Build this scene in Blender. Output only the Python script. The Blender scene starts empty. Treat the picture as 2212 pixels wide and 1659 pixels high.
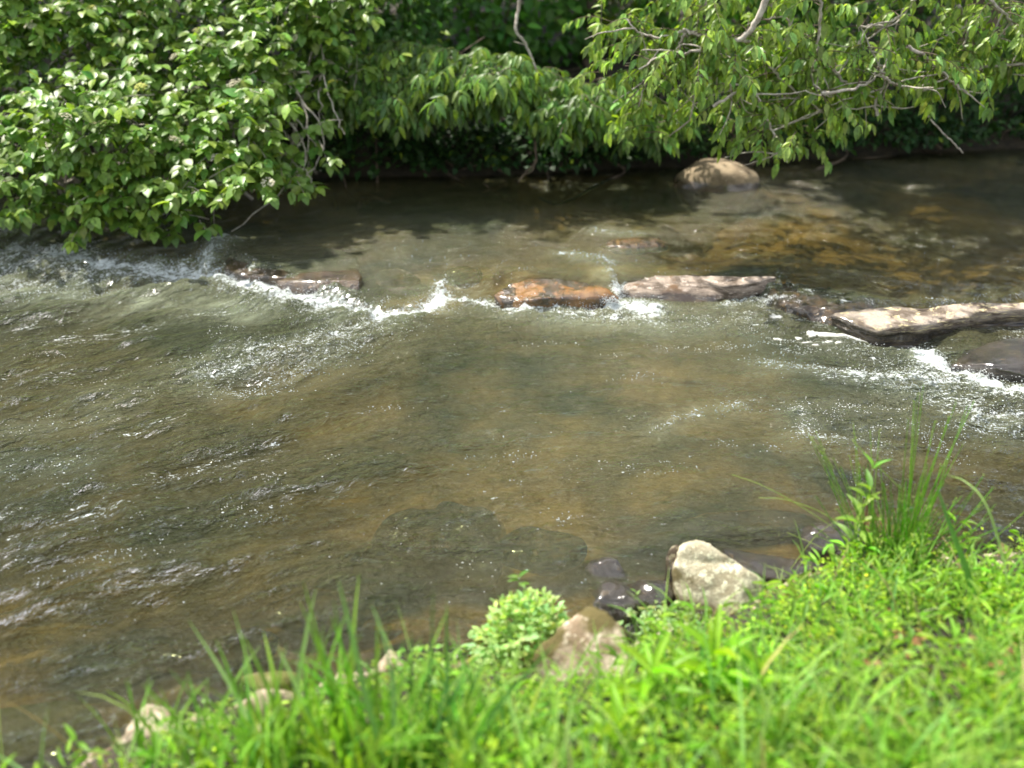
import bpy, bmesh, math
import numpy as np
from mathutils import Vector, Matrix

# ------------------------------------------------------------------ camera, sky, sun, exposure
SC = bpy.context.scene
COL = SC.collection
PITCH = math.radians(26.8)
CAMH = 2.2
cam_d = bpy.data.cameras.new("camera")
cam_d.sensor_width = 36.0
cam_d.lens = 38.6
cam_d.clip_start = 0.05
cam_d.clip_end = 400
cam_d.dof.use_dof = True
cam_d.dof.focus_distance = 4.6
cam_d.dof.aperture_fstop = 1.2
cam = bpy.data.objects.new("camera", cam_d)
COL.objects.link(cam)
cam.location = (0, 0, CAMH)
cam.rotation_euler = (math.pi / 2 - PITCH, 0, 0)
SC.camera = cam

SUN_EL = math.radians(60)
SUN_AZ = math.radians(-52)          # from +Y towards +X ; negative = left of the view
SUN_DIR = np.array([math.sin(SUN_AZ) * math.cos(SUN_EL), math.cos(SUN_AZ) * math.cos(SUN_EL), math.sin(SUN_EL)])
world = bpy.data.worlds.new("World")
SC.world = world
world.use_nodes = True
wn = world.node_tree
sky = wn.nodes.new("ShaderNodeTexSky")
sky.sky_type = 'NISHITA'
sky.sun_disc = False
sky.sun_elevation = SUN_EL
sky.sun_rotation = SUN_AZ
sky.dust_density = 3.0
bg = wn.nodes["Background"]
bg.inputs["Strength"].default_value = 0.09
wtc = wn.nodes.new("ShaderNodeTexCoord")
wno = wn.nodes.new("ShaderNodeTexNoise"); wno.inputs["Scale"].default_value = 2.6; wno.inputs["Detail"].default_value = 7; wno.inputs["Roughness"].default_value = .55
wn.links.new(wtc.outputs["Generated"], wno.inputs["Vector"])
wmr = wn.nodes.new("ShaderNodeMapRange"); wmr.inputs[1].default_value = .47; wmr.inputs[2].default_value = .56
wn.links.new(wno.outputs[0], wmr.inputs[0])
wmx = wn.nodes.new("ShaderNodeMix"); wmx.data_type = 'RGBA'
wmx.inputs[7].default_value = (11.5, 11.8, 12.4, 1)
wn.links.new(wmr.outputs[0], wmx.inputs[0]); wn.links.new(sky.outputs[0], wmx.inputs[6])
wn.links.new(wmx.outputs[2], bg.inputs[0])
sl = bpy.data.lights.new("sun", 'SUN')
sl.energy = 5.0
sl.angle = math.radians(0.5)
sl.color = (1.0, 0.95, 0.86)
so = bpy.data.objects.new("sun", sl)
COL.objects.link(so)
so.rotation_euler = Vector(SUN_DIR).to_track_quat('Z', 'Y').to_euler()
SC.view_settings.view_transform = 'Standard'
SC.view_settings.look = 'None'
SC.view_settings.exposure = 1.0
SC.view_settings.gamma = 1.0
SC.render.engine = 'CYCLES'
SC.cycles.use_denoising = True
SC.cycles.max_bounces = 8
SC.cycles.diffuse_bounces = 3
SC.cycles.glossy_bounces = 2
SC.cycles.transparent_max_bounces = 8
SC.cycles.transmission_bounces = 3
SC.cycles.sample_clamp_indirect = 4.0
SC.cycles.caustics_reflective = False
SC.cycles.caustics_refractive = False

rng = np.random.default_rng(11)
F = 2372.0
CT, ST = math.cos(PITCH), math.sin(PITCH)


def ray(px, py):
    u = (px - 1106.0) / F
    v = (829.5 - py) / F
    return np.array([u, CT + v * ST, -ST + v * CT])


def at(px, py, z=0.0):
    """survey point of the photograph on the level z"""
    d = ray(px, py)
    t = (z - CAMH) / d[2]
    return np.array([d[0] * t, d[1] * t, z])


def aty(px, py, y):
    """survey point of the photograph at the distance y"""
    d = ray(px, py)
    t = y / d[1]
    return np.array([d[0] * t, y, CAMH + d[2] * t])


# ------------------------------------------------------------------ noise
def _h(ix, iy, iz, s):
    n = (ix * 374761393 + iy * 668265263 + iz * 2147483647 + s * 1274126177) & 0xFFFFFFFF
    n = ((n ^ (n >> 13)) * 1274126177) & 0xFFFFFFFF
    n = ((n ^ (n >> 16)) * 668265263) & 0xFFFFFFFF
    return ((n >> 8) & 0xFFFF) / 32767.5 - 1.0


def vn2(x, y, s=0):
    x = np.asarray(x, float); y = np.asarray(y, float)
    ix = np.floor(x).astype(np.int64); iy = np.floor(y).astype(np.int64)
    fx = x - ix; fy = y - iy
    fx = fx ** 3 * (fx * (fx * 6 - 15) + 10); fy = fy ** 3 * (fy * (fy * 6 - 15) + 10)
    a = _h(ix, iy, 0, s); b = _h(ix + 1, iy, 0, s); c = _h(ix, iy + 1, 0, s); d = _h(ix + 1, iy + 1, 0, s)
    return (a * (1 - fx) + b * fx) * (1 - fy) + (c * (1 - fx) + d * fx) * fy


def fb2(x, y, s=0, o=4):
    r = 0; a = 1; t = 0
    for k in range(o):
        r = r + a * vn2(x * 2 ** k + 17.3 * k, y * 2 ** k + 9.1 * k, s + k); t += a; a *= .5
    return r / t


def vn3(p, s=0):
    i = np.floor(p).astype(np.int64); f = p - i
    f = f ** 3 * (f * (f * 6 - 15) + 10)
    r = 0
    for dx in (0, 1):
        wx = f[:, 0] if dx else 1 - f[:, 0]
        for dy in (0, 1):
            wy = f[:, 1] if dy else 1 - f[:, 1]
            for dz in (0, 1):
                wz = f[:, 2] if dz else 1 - f[:, 2]
                r = r + wx * wy * wz * _h(i[:, 0] + dx, i[:, 1] + dy, i[:, 2] + dz, s)
    return r


def fb3(p, s=0, o=4):
    r = 0; a = 1; t = 0
    for k in range(o):
        r = r + a * vn3(p * 2 ** k + 13.7 * k, s + k); t += a; a *= .5
    return r / t


def ss(x):
    x = np.clip(x, 0, 1)
    return x * x * (3 - 2 * x)


# ------------------------------------------------------------------ mesh building
def norm(a):
    return a / np.maximum(np.linalg.norm(a, axis=-1, keepdims=True), 1e-9)


class MB:
    def __init__(s):
        s.V = []; s.T = []; s.Q = []; s.C = []; s.n = 0

    def add(s, V, T=None, Q=None, C=(1, 1, 1)):
        V = np.asarray(V, float).reshape(-1, 3)
        C = np.asarray(C, float)
        if C.ndim == 1: C = np.tile(C[:3], (len(V), 1))
        s.V.append(V); s.C.append(C)
        if T is not None and len(T): s.T.append(np.asarray(T) + s.n)
        if Q is not None and len(Q): s.Q.append(np.asarray(Q) + s.n)
        s.n += len(V)

    def mesh(s, name, smooth=True):
        V = np.concatenate(s.V); C = np.concatenate(s.C)
        T = np.concatenate(s.T) if s.T else np.zeros((0, 3), int)
        Q = np.concatenate(s.Q) if s.Q else np.zeros((0, 4), int)
        me = bpy.data.meshes.new(name)
        me.vertices.add(len(V)); me.vertices.foreach_set("co", V.astype(np.float32).ravel())
        me.loops.add(T.size + Q.size); me.polygons.add(len(T) + len(Q))
        me.loops.foreach_set("vertex_index", np.concatenate([T.ravel(), Q.ravel()]).astype(np.int32))
        st = np.concatenate([np.arange(len(T)) * 3, T.size + np.arange(len(Q)) * 4]).astype(np.int32)
        me.polygons.foreach_set("loop_start", st)
        me.update(calc_edges=True)
        me.polygons.foreach_set("use_smooth", np.full(len(T) + len(Q), smooth))
        a = me.attributes.new("tint", 'FLOAT_COLOR', 'POINT')
        a.data.foreach_set("color", np.concatenate([C, np.ones((len(C), 1))], 1).astype(np.float32).ravel())
        return me


def link(name, me, mat=None, parent=None, loc=None):
    o = bpy.data.objects.new(name, me)
    COL.objects.link(o)
    if me is not None and mat is not None and not me.materials: me.materials.append(mat)
    if parent is not None:
        o.parent = parent
        o.matrix_parent_inverse = Matrix.Translation(-Vector(parent.location))
    if loc is not None: o.location = loc
    return o


def tag(o, label=None, cat=None, group=None, kind=None):
    if label: o["label"] = label
    if cat: o["category"] = cat
    if group: o["group"] = group
    if kind: o["kind"] = kind
    return o


def thing(name, loc, label, cat, group=None):
    o = bpy.data.objects.new(name, None)
    o.empty_display_size = 0.1
    COL.objects.link(o); o.location = [float(v) for v in loc]
    return tag(o, label, cat, group)


# leaf templates: across, along, up
def tmpl(rows, fold=.16, droop=.2):
    V = [(0, 0, 0)]
    for t, w in rows:
        V += [(-w / 2, t, fold * w * .5 - droop * t * t), (0, t, -droop * t * t), (w / 2, t, fold * w * .5 - droop * t * t)]
    V.append((0, 1, -droop))
    T = [(0, 2, 1), (0, 3, 2)]; Q = []
    n = len(rows)
    for k in range(n - 1):
        a = 1 + 3 * k; b = a + 3
        Q += [(a, a + 1, b + 1, b), (a + 1, a + 2, b + 2, b + 1)]
    a = 1 + 3 * (n - 1); e = a + 3
    T += [(a, a + 1, e), (a + 1, a + 2, e)]
    return np.array(V, float), np.array(T), np.array(Q).reshape(-1, 4) if Q else None


OVATE = tmpl([(.14, .62), (.36, 1.0), (.62, .82), (.85, .38)])
LANCE = tmpl([(.15, .6), (.4, 1.0), (.7, .72)], fold=.2, droop=.28)
LONG = tmpl([(.1, .45), (.3, .95), (.5, 1.0), (.7, .75), (.88, .35)], fold=.25, droop=.3)
LOW = tmpl([(.42, 1.0)], fold=.2, droop=.18)


def leaves(mb, tp, P, D, N, L, W, C):
    V, T, Q = tp
    D = norm(D); S = norm(np.cross(D, N)); N = np.cross(S, D)
    n = len(P); m = len(V)
    L = np.broadcast_to(L, n)[:, None, None]; W = np.broadcast_to(W, n)[:, None, None]
    X = P[:, None, :] + S[:, None, :] * V[None, :, 0:1] * W + D[:, None, :] * V[None, :, 1:2] * L + N[:, None, :] * V[None, :, 2:3] * L
    off = (np.arange(n) * m)[:, None, None]
    mb.add(X.reshape(-1, 3), (T[None] + off).reshape(-1, 3), None if Q is None else (Q[None] + off).reshape(-1, 4),
           np.repeat(C, m, axis=0))


def tube(mb, pts, r0, r1, sides=5, C=(1, 1, 1)):
    P = np.asarray(pts, float); n = len(P)
    R = np.linspace(r0, r1, n)
    Tn = norm(np.gradient(P, axis=0))
    ref = np.array([.3, .2, .93]) if abs(Tn[0, 2]) < .9 else np.array([1., .1, 0])
    A = norm(np.cross(Tn, ref)); B = np.cross(Tn, A)
    th = np.arange(sides) * 2 * math.pi / sides
    X = P[:, None] + R[:, None, None] * (A[:, None] * np.cos(th)[None, :, None] + B[:, None] * np.sin(th)[None, :, None])
    Q = []
    for k in range(n - 1):
        for j in range(sides):
            j2 = (j + 1) % sides
            Q.append((k * sides + j, k * sides + j2, (k + 1) * sides + j2, (k + 1) * sides + j))
    mb.add(X.reshape(-1, 3), None, Q, C)


def bez(pts, n=14, jit=0.0):
    """smooth curve through points"""
    P = np.asarray(pts, float)
    if len(P) == 2: P = np.array([P[0], (P[0] + P[1]) / 2, P[1]])
    t = np.linspace(0, len(P) - 1, n)
    E = np.vstack([2 * P[0] - P[1], P, 2 * P[-1] - P[-2]])
    out = []
    for u in t:
        i = min(int(u), len(P) - 2); f = u - i
        p0, p1, p2, p3 = E[i], E[i + 1], E[i + 2], E[i + 3]
        out.append(.5 * ((2 * p1) + (p2 - p0) * f + (2 * p0 - 5 * p1 + 4 * p2 - p3) * f * f + (3 * p1 - p0 - 3 * p2 + p3) * f ** 3))
    out = np.array(out)
    if jit: out[1:-1] += rng.normal(0, jit, out[1:-1].shape)
    return out


def blade(mb, base, az, lean, L, W, bend, C, seg=8, twist=0.0):
    """grass blade: starts tilted by lean, bends over by bend (radians) along its length"""
    t = np.linspace(0, 1, seg + 1)
    ang = lean + bend * t ** 1.6
    dirh = np.array([math.cos(az), math.sin(az), 0])
    step = L / seg
    d = np.sin(ang)[:, None] * dirh + np.cos(ang)[:, None] * np.array([0, 0, 1.])
    P = np.asarray(base) + np.vstack([[0, 0, 0], np.cumsum((d[:-1] + d[1:]) / 2 * step, axis=0)])
    sa = az + math.pi / 2 + twist * t
    S = np.stack([np.cos(sa), np.sin(sa), 0 * t], 1)
    Nn = np.cross(d, S)
    w = W * np.clip(np.minimum(.65 + t * 1.6, (1 - t) ** .65 * 1.25), 0, 1) * .5
    w[-1] = W * .02
    X = np.stack([P - S * w[:, None] + Nn * w[:, None] * .35, P, P + S * w[:, None] + Nn * w[:, None] * .35], 1)
    Q = []
    for k in range(seg):
        a = 3 * k
        Q += [(a, a + 1, a + 4, a + 3), (a + 1, a + 2, a + 5, a + 4)]
    tip = np.clip(t, 0, 1)[:, None]
    c = np.asarray(C)[None] * (1 - .0 * tip)
    mb.add(X.reshape(-1, 3), None, Q, np.repeat(c, 3, axis=0) if len(c) > 1 else np.tile(c, (len(X) * 3, 1)))
    return P


# ------------------------------------------------------------------ materials
def newmat(name):
    m = bpy.data.materials.new(name); m.use_nodes = True
    nt = m.node_tree; nt.nodes.clear()
    return m, nt, nt.nodes.new("ShaderNodeOutputMaterial")


def N(nt, t, **kw):
    n = nt.nodes.new(t)
    for k, v in kw.items():
        if k in n.inputs: n.inputs[k].default_value = v
        else: setattr(n, k, v)
    return n


def leafmat(name, rough=.5, trans=.4, spec=.32, tcol=(1.25, 1.35, .55), var=.25):
    m, nt, out = newmat(name); lk = nt.links.new
    at_ = N(nt, "ShaderNodeAttribute", attribute_name="tint")
    tc = N(nt, "ShaderNodeTexCoord")
    no = N(nt, "ShaderNodeTexNoise", Scale=60.0, Detail=3.0)
    lk(tc.outputs["Object"], no.inputs["Vector"])
    mr = N(nt, "ShaderNodeMapRange"); mr.inputs[3].default_value = 1 - var; mr.inputs[4].default_value = 1 + var
    mr.inputs[1].default_value = .3; mr.inputs[2].default_value = .7
    lk(no.outputs[0], mr.inputs[0])
    mx = N(nt, "ShaderNodeVectorMath", operation='SCALE'); lk(at_.outputs["Color"], mx.inputs[0]); lk(mr.outputs[0], mx.inputs["Scale"])
    pb = N(nt, "ShaderNodeBsdfPrincipled", Roughness=rough); pb.inputs["Specular IOR Level"].default_value = spec
    lk(mx.outputs[0], pb.inputs["Base Color"])
    tm = N(nt, "ShaderNodeVectorMath", operation='MULTIPLY'); tm.inputs[1].default_value = tcol
    lk(mx.outputs[0], tm.inputs[0])
    tr = N(nt, "ShaderNodeBsdfTranslucent"); lk(tm.outputs[0], tr.inputs[0])
    mix = N(nt, "ShaderNodeMixShader"); mix.inputs[0].default_value = trans
    lk(pb.outputs[0], mix.inputs[1]); lk(tr.outputs[0], mix.inputs[2]); lk(mix.outputs[0], out.inputs[0])
    return m


def barkmat(name, c0, c1, scale=30, rough=.8):
    m, nt, out = newmat(name); lk = nt.links.new
    tc = N(nt, "ShaderNodeTexCoord")
    no = N(nt, "ShaderNodeTexNoise", Scale=float(scale), Detail=5.0); lk(tc.outputs["Object"], no.inputs["Vector"])
    cr = N(nt, "ShaderNodeValToRGB"); cr.color_ramp.elements[0].color = (*c0, 1); cr.color_ramp.elements[1].color = (*c1, 1)
    cr.color_ramp.elements[0].position = .35; cr.color_ramp.elements[1].position = .65
    lk(no.outputs[0], cr.inputs[0])
    pb = N(nt, "ShaderNodeBsdfPrincipled", Roughness=rough); lk(cr.outputs[0], pb.inputs["Base Color"])
    bp = N(nt, "ShaderNodeBump", Strength=.5, Distance=.004); lk(no.outputs[0], bp.inputs["Height"]); lk(bp.outputs[0], pb.inputs["Normal"])
    lk(pb.outputs[0], out.inputs[0])
    return m


def rockmat(name, base, dark, patch, moss=None, moss_amt=0.0, wet_z=None, strata=0.0, patch_amt=.5, scale=1.0, rough=.75, wet_f=.3, wet_tint=(1, .85, .6)):
    """stone of two tones with lichen patches, moss and a wet band up to wet_z (world height)"""
    m, nt, out = newmat(name); lk = nt.links.new
    g = N(nt, "ShaderNodeNewGeometry")
    mp = N(nt, "ShaderNodeMapping"); mp.inputs["Scale"].default_value = (scale, scale, scale * (1 + strata * 5))
    mp.inputs["Rotation"].default_value = (0.25, 0.18, 0)
    lk(g.outputs["Position"], mp.inputs["Vector"])
    n1 = N(nt, "ShaderNodeTexNoise", Scale=9.0, Detail=8.0, Roughness=.62); lk(mp.outputs[0], n1.inputs["Vector"])
    n2 = N(nt, "ShaderNodeTexNoise", Scale=22.0, Detail=6.0, Roughness=.7); lk(mp.outputs[0], n2.inputs["Vector"])
    n3 = N(nt, "ShaderNodeTexNoise", Scale=5.0, Detail=4.0, Roughness=.6); lk(g.outputs["Position"], n3.inputs["Vector"])
    n4 = N(nt, "ShaderNodeTexNoise", Scale=110.0, Detail=4.0, Roughness=.7); lk(mp.outputs[0], n4.inputs["Vector"])
    cr = N(nt, "ShaderNodeValToRGB"); e = cr.color_ramp.elements
    e[0].position = .41; e[0].color = (*dark, 1); e[1].position = .58; e[1].color = (*base, 1)
    lk(n1.outputs[0], cr.inputs[0])
    r2 = N(nt, "ShaderNodeMapRange"); r2.inputs[1].default_value = .62 - .12 * patch_amt; r2.inputs[2].default_value = .66 - .1 * patch_amt
    lk(n2.outputs[0], r2.inputs[0])
    m1 = N(nt, "ShaderNodeMix", data_type='RGBA'); lk(r2.outputs[0], m1.inputs[0]); lk(cr.outputs[0], m1.inputs[6]); m1.inputs[7].default_value = (*patch, 1)
    last = m1.outputs[2]
    if moss:
        r3 = N(nt, "ShaderNodeMapRange"); r3.inputs[1].default_value = .66 - .25 * moss_amt; r3.inputs[2].default_value = .72 - .25 * moss_amt
        lk(n3.outputs[0], r3.inputs[0])
        m2 = N(nt, "ShaderNodeMix", data_type='RGBA'); lk(r3.outputs[0], m2.inputs[0]); lk(last, m2.inputs[6]); m2.inputs[7].default_value = (*moss, 1)
        last = m2.outputs[2]
    f = N(nt, "ShaderNodeMapRange"); f.inputs[3].default_value = .72; f.inputs[4].default_value = 1.25; f.inputs[1].default_value = .3; f.inputs[2].default_value = .7
    lk(n4.outputs[0], f.inputs[0])
    sc = N(nt, "ShaderNodeVectorMath", operation='SCALE'); lk(last, sc.inputs[0]); lk(f.outputs[0], sc.inputs["Scale"])
    pb = N(nt, "ShaderNodeBsdfPrincipled", Roughness=rough)
    last = sc.outputs[0]
    if wet_z is not None:
        sx = N(nt, "ShaderNodeSeparateXYZ"); lk(g.outputs["Position"], sx.inputs[0])
        ad = N(nt, "ShaderNodeMath", operation='MULTIPLY_ADD'); lk(n3.outputs[0], ad.inputs[0]); ad.inputs[1].default_value = -.12; ad.inputs[2].default_value = .06
        su = N(nt, "ShaderNodeMath", operation='ADD'); lk(sx.outputs[2], su.inputs[0]); lk(ad.outputs[0], su.inputs[1])
        wr = N(nt, "ShaderNodeMapRange"); wr.inputs[1].default_value = wet_z - .012; wr.inputs[2].default_value = wet_z + .012
        wr.inputs[3].default_value = 1; wr.inputs[4].default_value = 0
        lk(su.outputs[0], wr.inputs[0])
        m3 = N(nt, "ShaderNodeMix", data_type='RGBA', blend_type='MULTIPLY'); lk(wr.outputs[0], m3.inputs[0]); lk(last, m3.inputs[6])
        m3.inputs[7].default_value = (wet_f * wet_tint[0], wet_f * wet_tint[1], wet_f * wet_tint[2], 1)
        last = m3.outputs[2]
        pb.inputs["Coat Roughness"].default_value = .12; lk(wr.outputs[0], pb.inputs["Coat Weight"])
        rr = N(nt, "ShaderNodeMapRange"); rr.inputs[3].default_value = rough; rr.inputs[4].default_value = .18
        lk(wr.outputs[0], rr.inputs[0]); lk(rr.outputs[0], pb.inputs["Roughness"])
    lk(last, pb.inputs["Base Color"])
    add = N(nt, "ShaderNodeMath", operation='ADD'); lk(n2.outputs[0], add.inputs[0]); lk(n4.outputs[0], add.inputs[1])
    bp = N(nt, "ShaderNodeBump", Strength=.7, Distance=.012); lk(add.outputs[0], bp.inputs["Height"]); lk(bp.outputs[0], pb.inputs["Normal"])
    lk(pb.outputs[0], out.inputs[0])
    return m


# ------------------------------------------------------------------ river shape
def poly(pts, z=0.0):
    P = np.array([at(a, b, z) for a, b in pts])
    o = np.argsort(P[:, 0])
    return P[o, 0], P[o, 1]


LX, LY = poly([(-500, 505), (-200, 515), (0, 530), (200, 562), (400, 582), (480, 592), (560, 618), (620, 640), (700, 652), (775, 664), (800, 672), (830, 682), (890, 668), (940, 640),
               (1000, 632), (1060, 634), (1090, 612), (1200, 606), (1320, 622), (1345, 612), (1400, 604), (1680, 606), (1695, 640), (1730, 655), (1800, 674), (1850, 669), (2060, 664), (2200, 656), (2600, 648)], .03)
WXp = [at(p, 620)[0] for p in (-400, 300, 480, 600, 740, 800, 860, 940, 990, 1080, 1330, 1380, 1660, 1720, 1800, 2212)]
WW = [.45, .35, .3, .22, .20, .45, .55, .4, .25, .12, .10, .05, .05, .08, .05, .05]
S2X, S2Y = poly([(1900, 745), (1990, 768), (2060, 806), (2140, 838), (2240, 856), (2600, 900)])
EX, EY = poly([(-600, 1760), (-200, 1700), (160, 1659), (300, 1585), (520, 1515), (800, 1445), (1000, 1428), (1150, 1440), (1290, 1410), (1400, 1370), (1450, 1350),
               (1560, 1325), (1660, 1268), (1800, 1205), (2212, 1195), (2800, 1130)])
FXB = np.array([-14, -6, -3, -1.2, 0, 1.3, 3.6, 8, 14.])
FYB = np.array([6.2, 6.9, 7.15, 7.3, 7.4, 7.6, 8.05, 8.6, 9.7])


UPZ = .07


def base_level(x, y):
    yl = np.interp(x, LX, LY); w = np.interp(x, WXp, WW)
    z = UPZ * ss((y - yl) / w)
    y2 = np.interp(x, S2X, S2Y)
    k = ss((x - 1.98) / .2)
    return np.maximum(z, .03 * ss((y - y2) / .12) * k)


def ground_z(x, y):
    d = np.interp(x, EX, EY) - y                     # >0 on the near bank
    n = fb2(x * 1.7, y * 1.7, 3, 4)
    bed = -.05 - .27 * (1 - np.exp(-np.maximum(-d, 0) / .75)) + .07 * n + .03 * fb2(x * 7, y * 7, 9, 3)
    up = ss((y - np.interp(x, LX, LY)) / .25)
    bed = bed + up * (.15 + .07 * ss((x - .8) / 1.0))
    bed = np.minimum(bed, base_level(x, y) - .03)
    near = .09 * ss((d + .03) / .14) + .24 * np.maximum(d, 0) + .03 * n * ss(d / .3) + .012 * fb2(x * 9, y * 9, 5, 3) - .05
    near = np.where(d > 2.6, np.minimum(near, .75 + .02 * n), near)
    df = y - np.interp(x, FXB, FYB)
    far = .05 + .30 * ss((df + .05) / .55) + .055 * np.maximum(df, 0) + .1 * n * ss(df / .5)
    z = np.where(d > -.05, near * ss((d + .05) / .08) + bed * (1 - ss((d + .05) / .08)), bed)
    z = np.where(df > -.15, z * (1 - ss((df + .15) / .2)) + far * ss((df + .15) / .2), z)
    return z


def gz(x, y):
    return float(ground_z(np.array([x]), np.array([y]))[0])


def axis(segs):
    out = [segs[0][0]]
    for a, b, s in segs:
        n = max(1, int(round((b - a) / s)))
        out += list(np.linspace(a, b, n + 1)[1:])
    return np.array(out)


def grid_mb(xs, ys, zf):
    X, Y = np.meshgrid(xs, ys)
    Z = zf(X.ravel(), Y.ravel())
    nx, ny = len(xs), len(ys)
    i = (np.arange(ny - 1)[:, None] * nx + np.arange(nx - 1)[None]).ravel()
    Q = np.stack([i, i + 1, i + nx + 1, i + nx], 1)
    return X.ravel(), Y.ravel(), Z, Q


def stroke_field(x, y, strokes):
    f = np.zeros_like(x)
    for pts, w, a in strokes:
        P = np.array([at(p[0], p[1])[:2] for p in pts])
        d = np.full(x.shape, 9.0)
        for k in range(len(P) - 1):
            v = P[k + 1] - P[k]; L2 = max((v ** 2).sum(), 1e-9)
            t = np.clip(((x - P[k, 0]) * v[0] + (y - P[k, 1]) * v[1]) / L2, 0, 1)
            d = np.minimum(d, np.hypot(x - P[k, 0] - t * v[0], y - P[k, 1] - t * v[1]))
        f = np.maximum(f, a * np.exp(-(d / w) ** 2))
    return f



# ground: one sheet, river bed and both banks
xs = axis([(-60, -12, 3), (-12, -4, .15), (-4, 4, .035), (4, 12, .15), (12, 60, 3)])
ys = axis([(-20, -2, 2), (-2, 1.2, .08), (1.2, 8.6, .035), (8.6, 16, .12), (16, 80, 4)])
X, Y, Z, Q = grid_mb(xs, ys, ground_z)
mb = MB(); mb.add(np.stack([X, Y, Z], 1), None, Q)
me = mb.mesh("ground")
SAND = [([(1020, 700), (1120, 800), (1100, 920), (1180, 1040)], .26, 1), ([(1250, 700), (1100, 740)], .2, .8), ([(800, 1010), (900, 960), (1000, 880)], .14, .7), ([(1100, 560), (900, 600)], .15, .6),
        ([(1000, 1240), (860, 1270), (600, 1300)], .09, .9), ([(520, 1330), (400, 1380), (250, 1440)], .10, .9), ([(100, 1500), (0, 1540)], .1, .7), ([(1500, 780), (1700, 830), (1850, 860)], .16, .7),
        ([(1600, 1150), (1750, 1120)], .09, .6), ([(1150, 1230), (1300, 1230)], .08, .8), ([(1400, 480), (2212, 520)], .5, 1.0), ([(1750, 600), (2212, 600)], .4, 1), ([(700, 470), (1300, 480)], .3, .5), ([(1400, 960), (1550, 900)], .14, .5)]
_f = None
a = me.attributes.new("sand", 'FLOAT', 'POINT'); a.data.foreach_set("value", stroke_field(X, Y, SAND).astype(np.float32))
m, nt, out = newmat("river bed and soil"); lk = nt.links.new
g = N(nt, "ShaderNodeNewGeometry"); sx = N(nt, "ShaderNodeSeparateXYZ"); lk(g.outputs["Position"], sx.inputs[0])
n1 = N(nt, "ShaderNodeTexNoise", Scale=1.1, Detail=3.0, Distortion=.6); lk(g.outputs["Position"], n1.inputs["Vector"])
n2 = N(nt, "ShaderNodeTexNoise", Scale=14.0, Detail=7.0, Roughness=.65); lk(g.outputs["Position"], n2.inputs["Vector"])
n3 = N(nt, "ShaderNodeTexNoise", Scale=4.0, Detail=4.0, Distortion=.4); lk(g.outputs["Position"], n3.inputs["Vector"])
c1 = N(nt, "ShaderNodeValToRGB"); e = c1.color_ramp.elements
e[0].position = .40; e[0].color = (.03, .035, .022, 1); e[1].position = .58; e[1].color = (.46, .265, .10, 1)
sa = N(nt, "ShaderNodeAttribute", attribute_name="sand")
sm_ = N(nt, "ShaderNodeMath", operation='MULTIPLY_ADD'); lk(sa.outputs["Fac"], sm_.inputs[0]); sm_.inputs[1].default_value = .36; sm_.inputs[2].default_value = -.06
sm2 = N(nt, "ShaderNodeMath", operation='ADD'); lk(n1.outputs[0], sm2.inputs[0]); lk(sm_.outputs[0], sm2.inputs[1])
lk(sm2.outputs[0], c1.inputs[0])
c2 = N(nt, "ShaderNodeValToRGB"); e = c2.color_ramp.elements
e[0].position = .35; e[0].color = (.014, .012, .007, 1); e[1].position = .75; e[1].color = (.06, .045, .022, 1)
lk(n2.outputs[0], c2.inputs[0])
c3 = N(nt, "ShaderNodeMapRange"); c3.inputs[1].default_value = .35; c3.inputs[2].default_value = .65; c3.inputs[3].default_value = .6; c3.inputs[4].default_value = 1.25
lk(n3.outputs[0], c3.inputs[0])
s1 = N(nt, "ShaderNodeVectorMath", operation='SCALE'); lk(c1.outputs[0], s1.inputs[0]); lk(c3.outputs[0], s1.inputs["Scale"])
# dry soil above the water, sandy bed beneath it
mr = N(nt, "ShaderNodeMapRange"); mr.inputs[1].default_value = .01; mr.inputs[2].default_value = .05; lk(sx.outputs[2], mr.inputs[0])
mx = N(nt, "ShaderNodeMix", data_type='RGBA'); lk(mr.outputs[0], mx.inputs[0]); lk(s1.outputs[0], mx.inputs[6]); lk(c2.outputs[0], mx.inputs[7])
pb = N(nt, "ShaderNodeBsdfPrincipled", Roughness=.9); lk(mx.outputs[2], pb.inputs["Base Color"])
bp = N(nt, "ShaderNodeBump", Strength=.8, Distance=.03); lk(n2.outputs[0], bp.inputs["Height"]); lk(bp.outputs[0], pb.inputs["Normal"])
lk(pb.outputs[0], out.inputs[0])
tag(link("ground", me, m), kind="structure")

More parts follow.
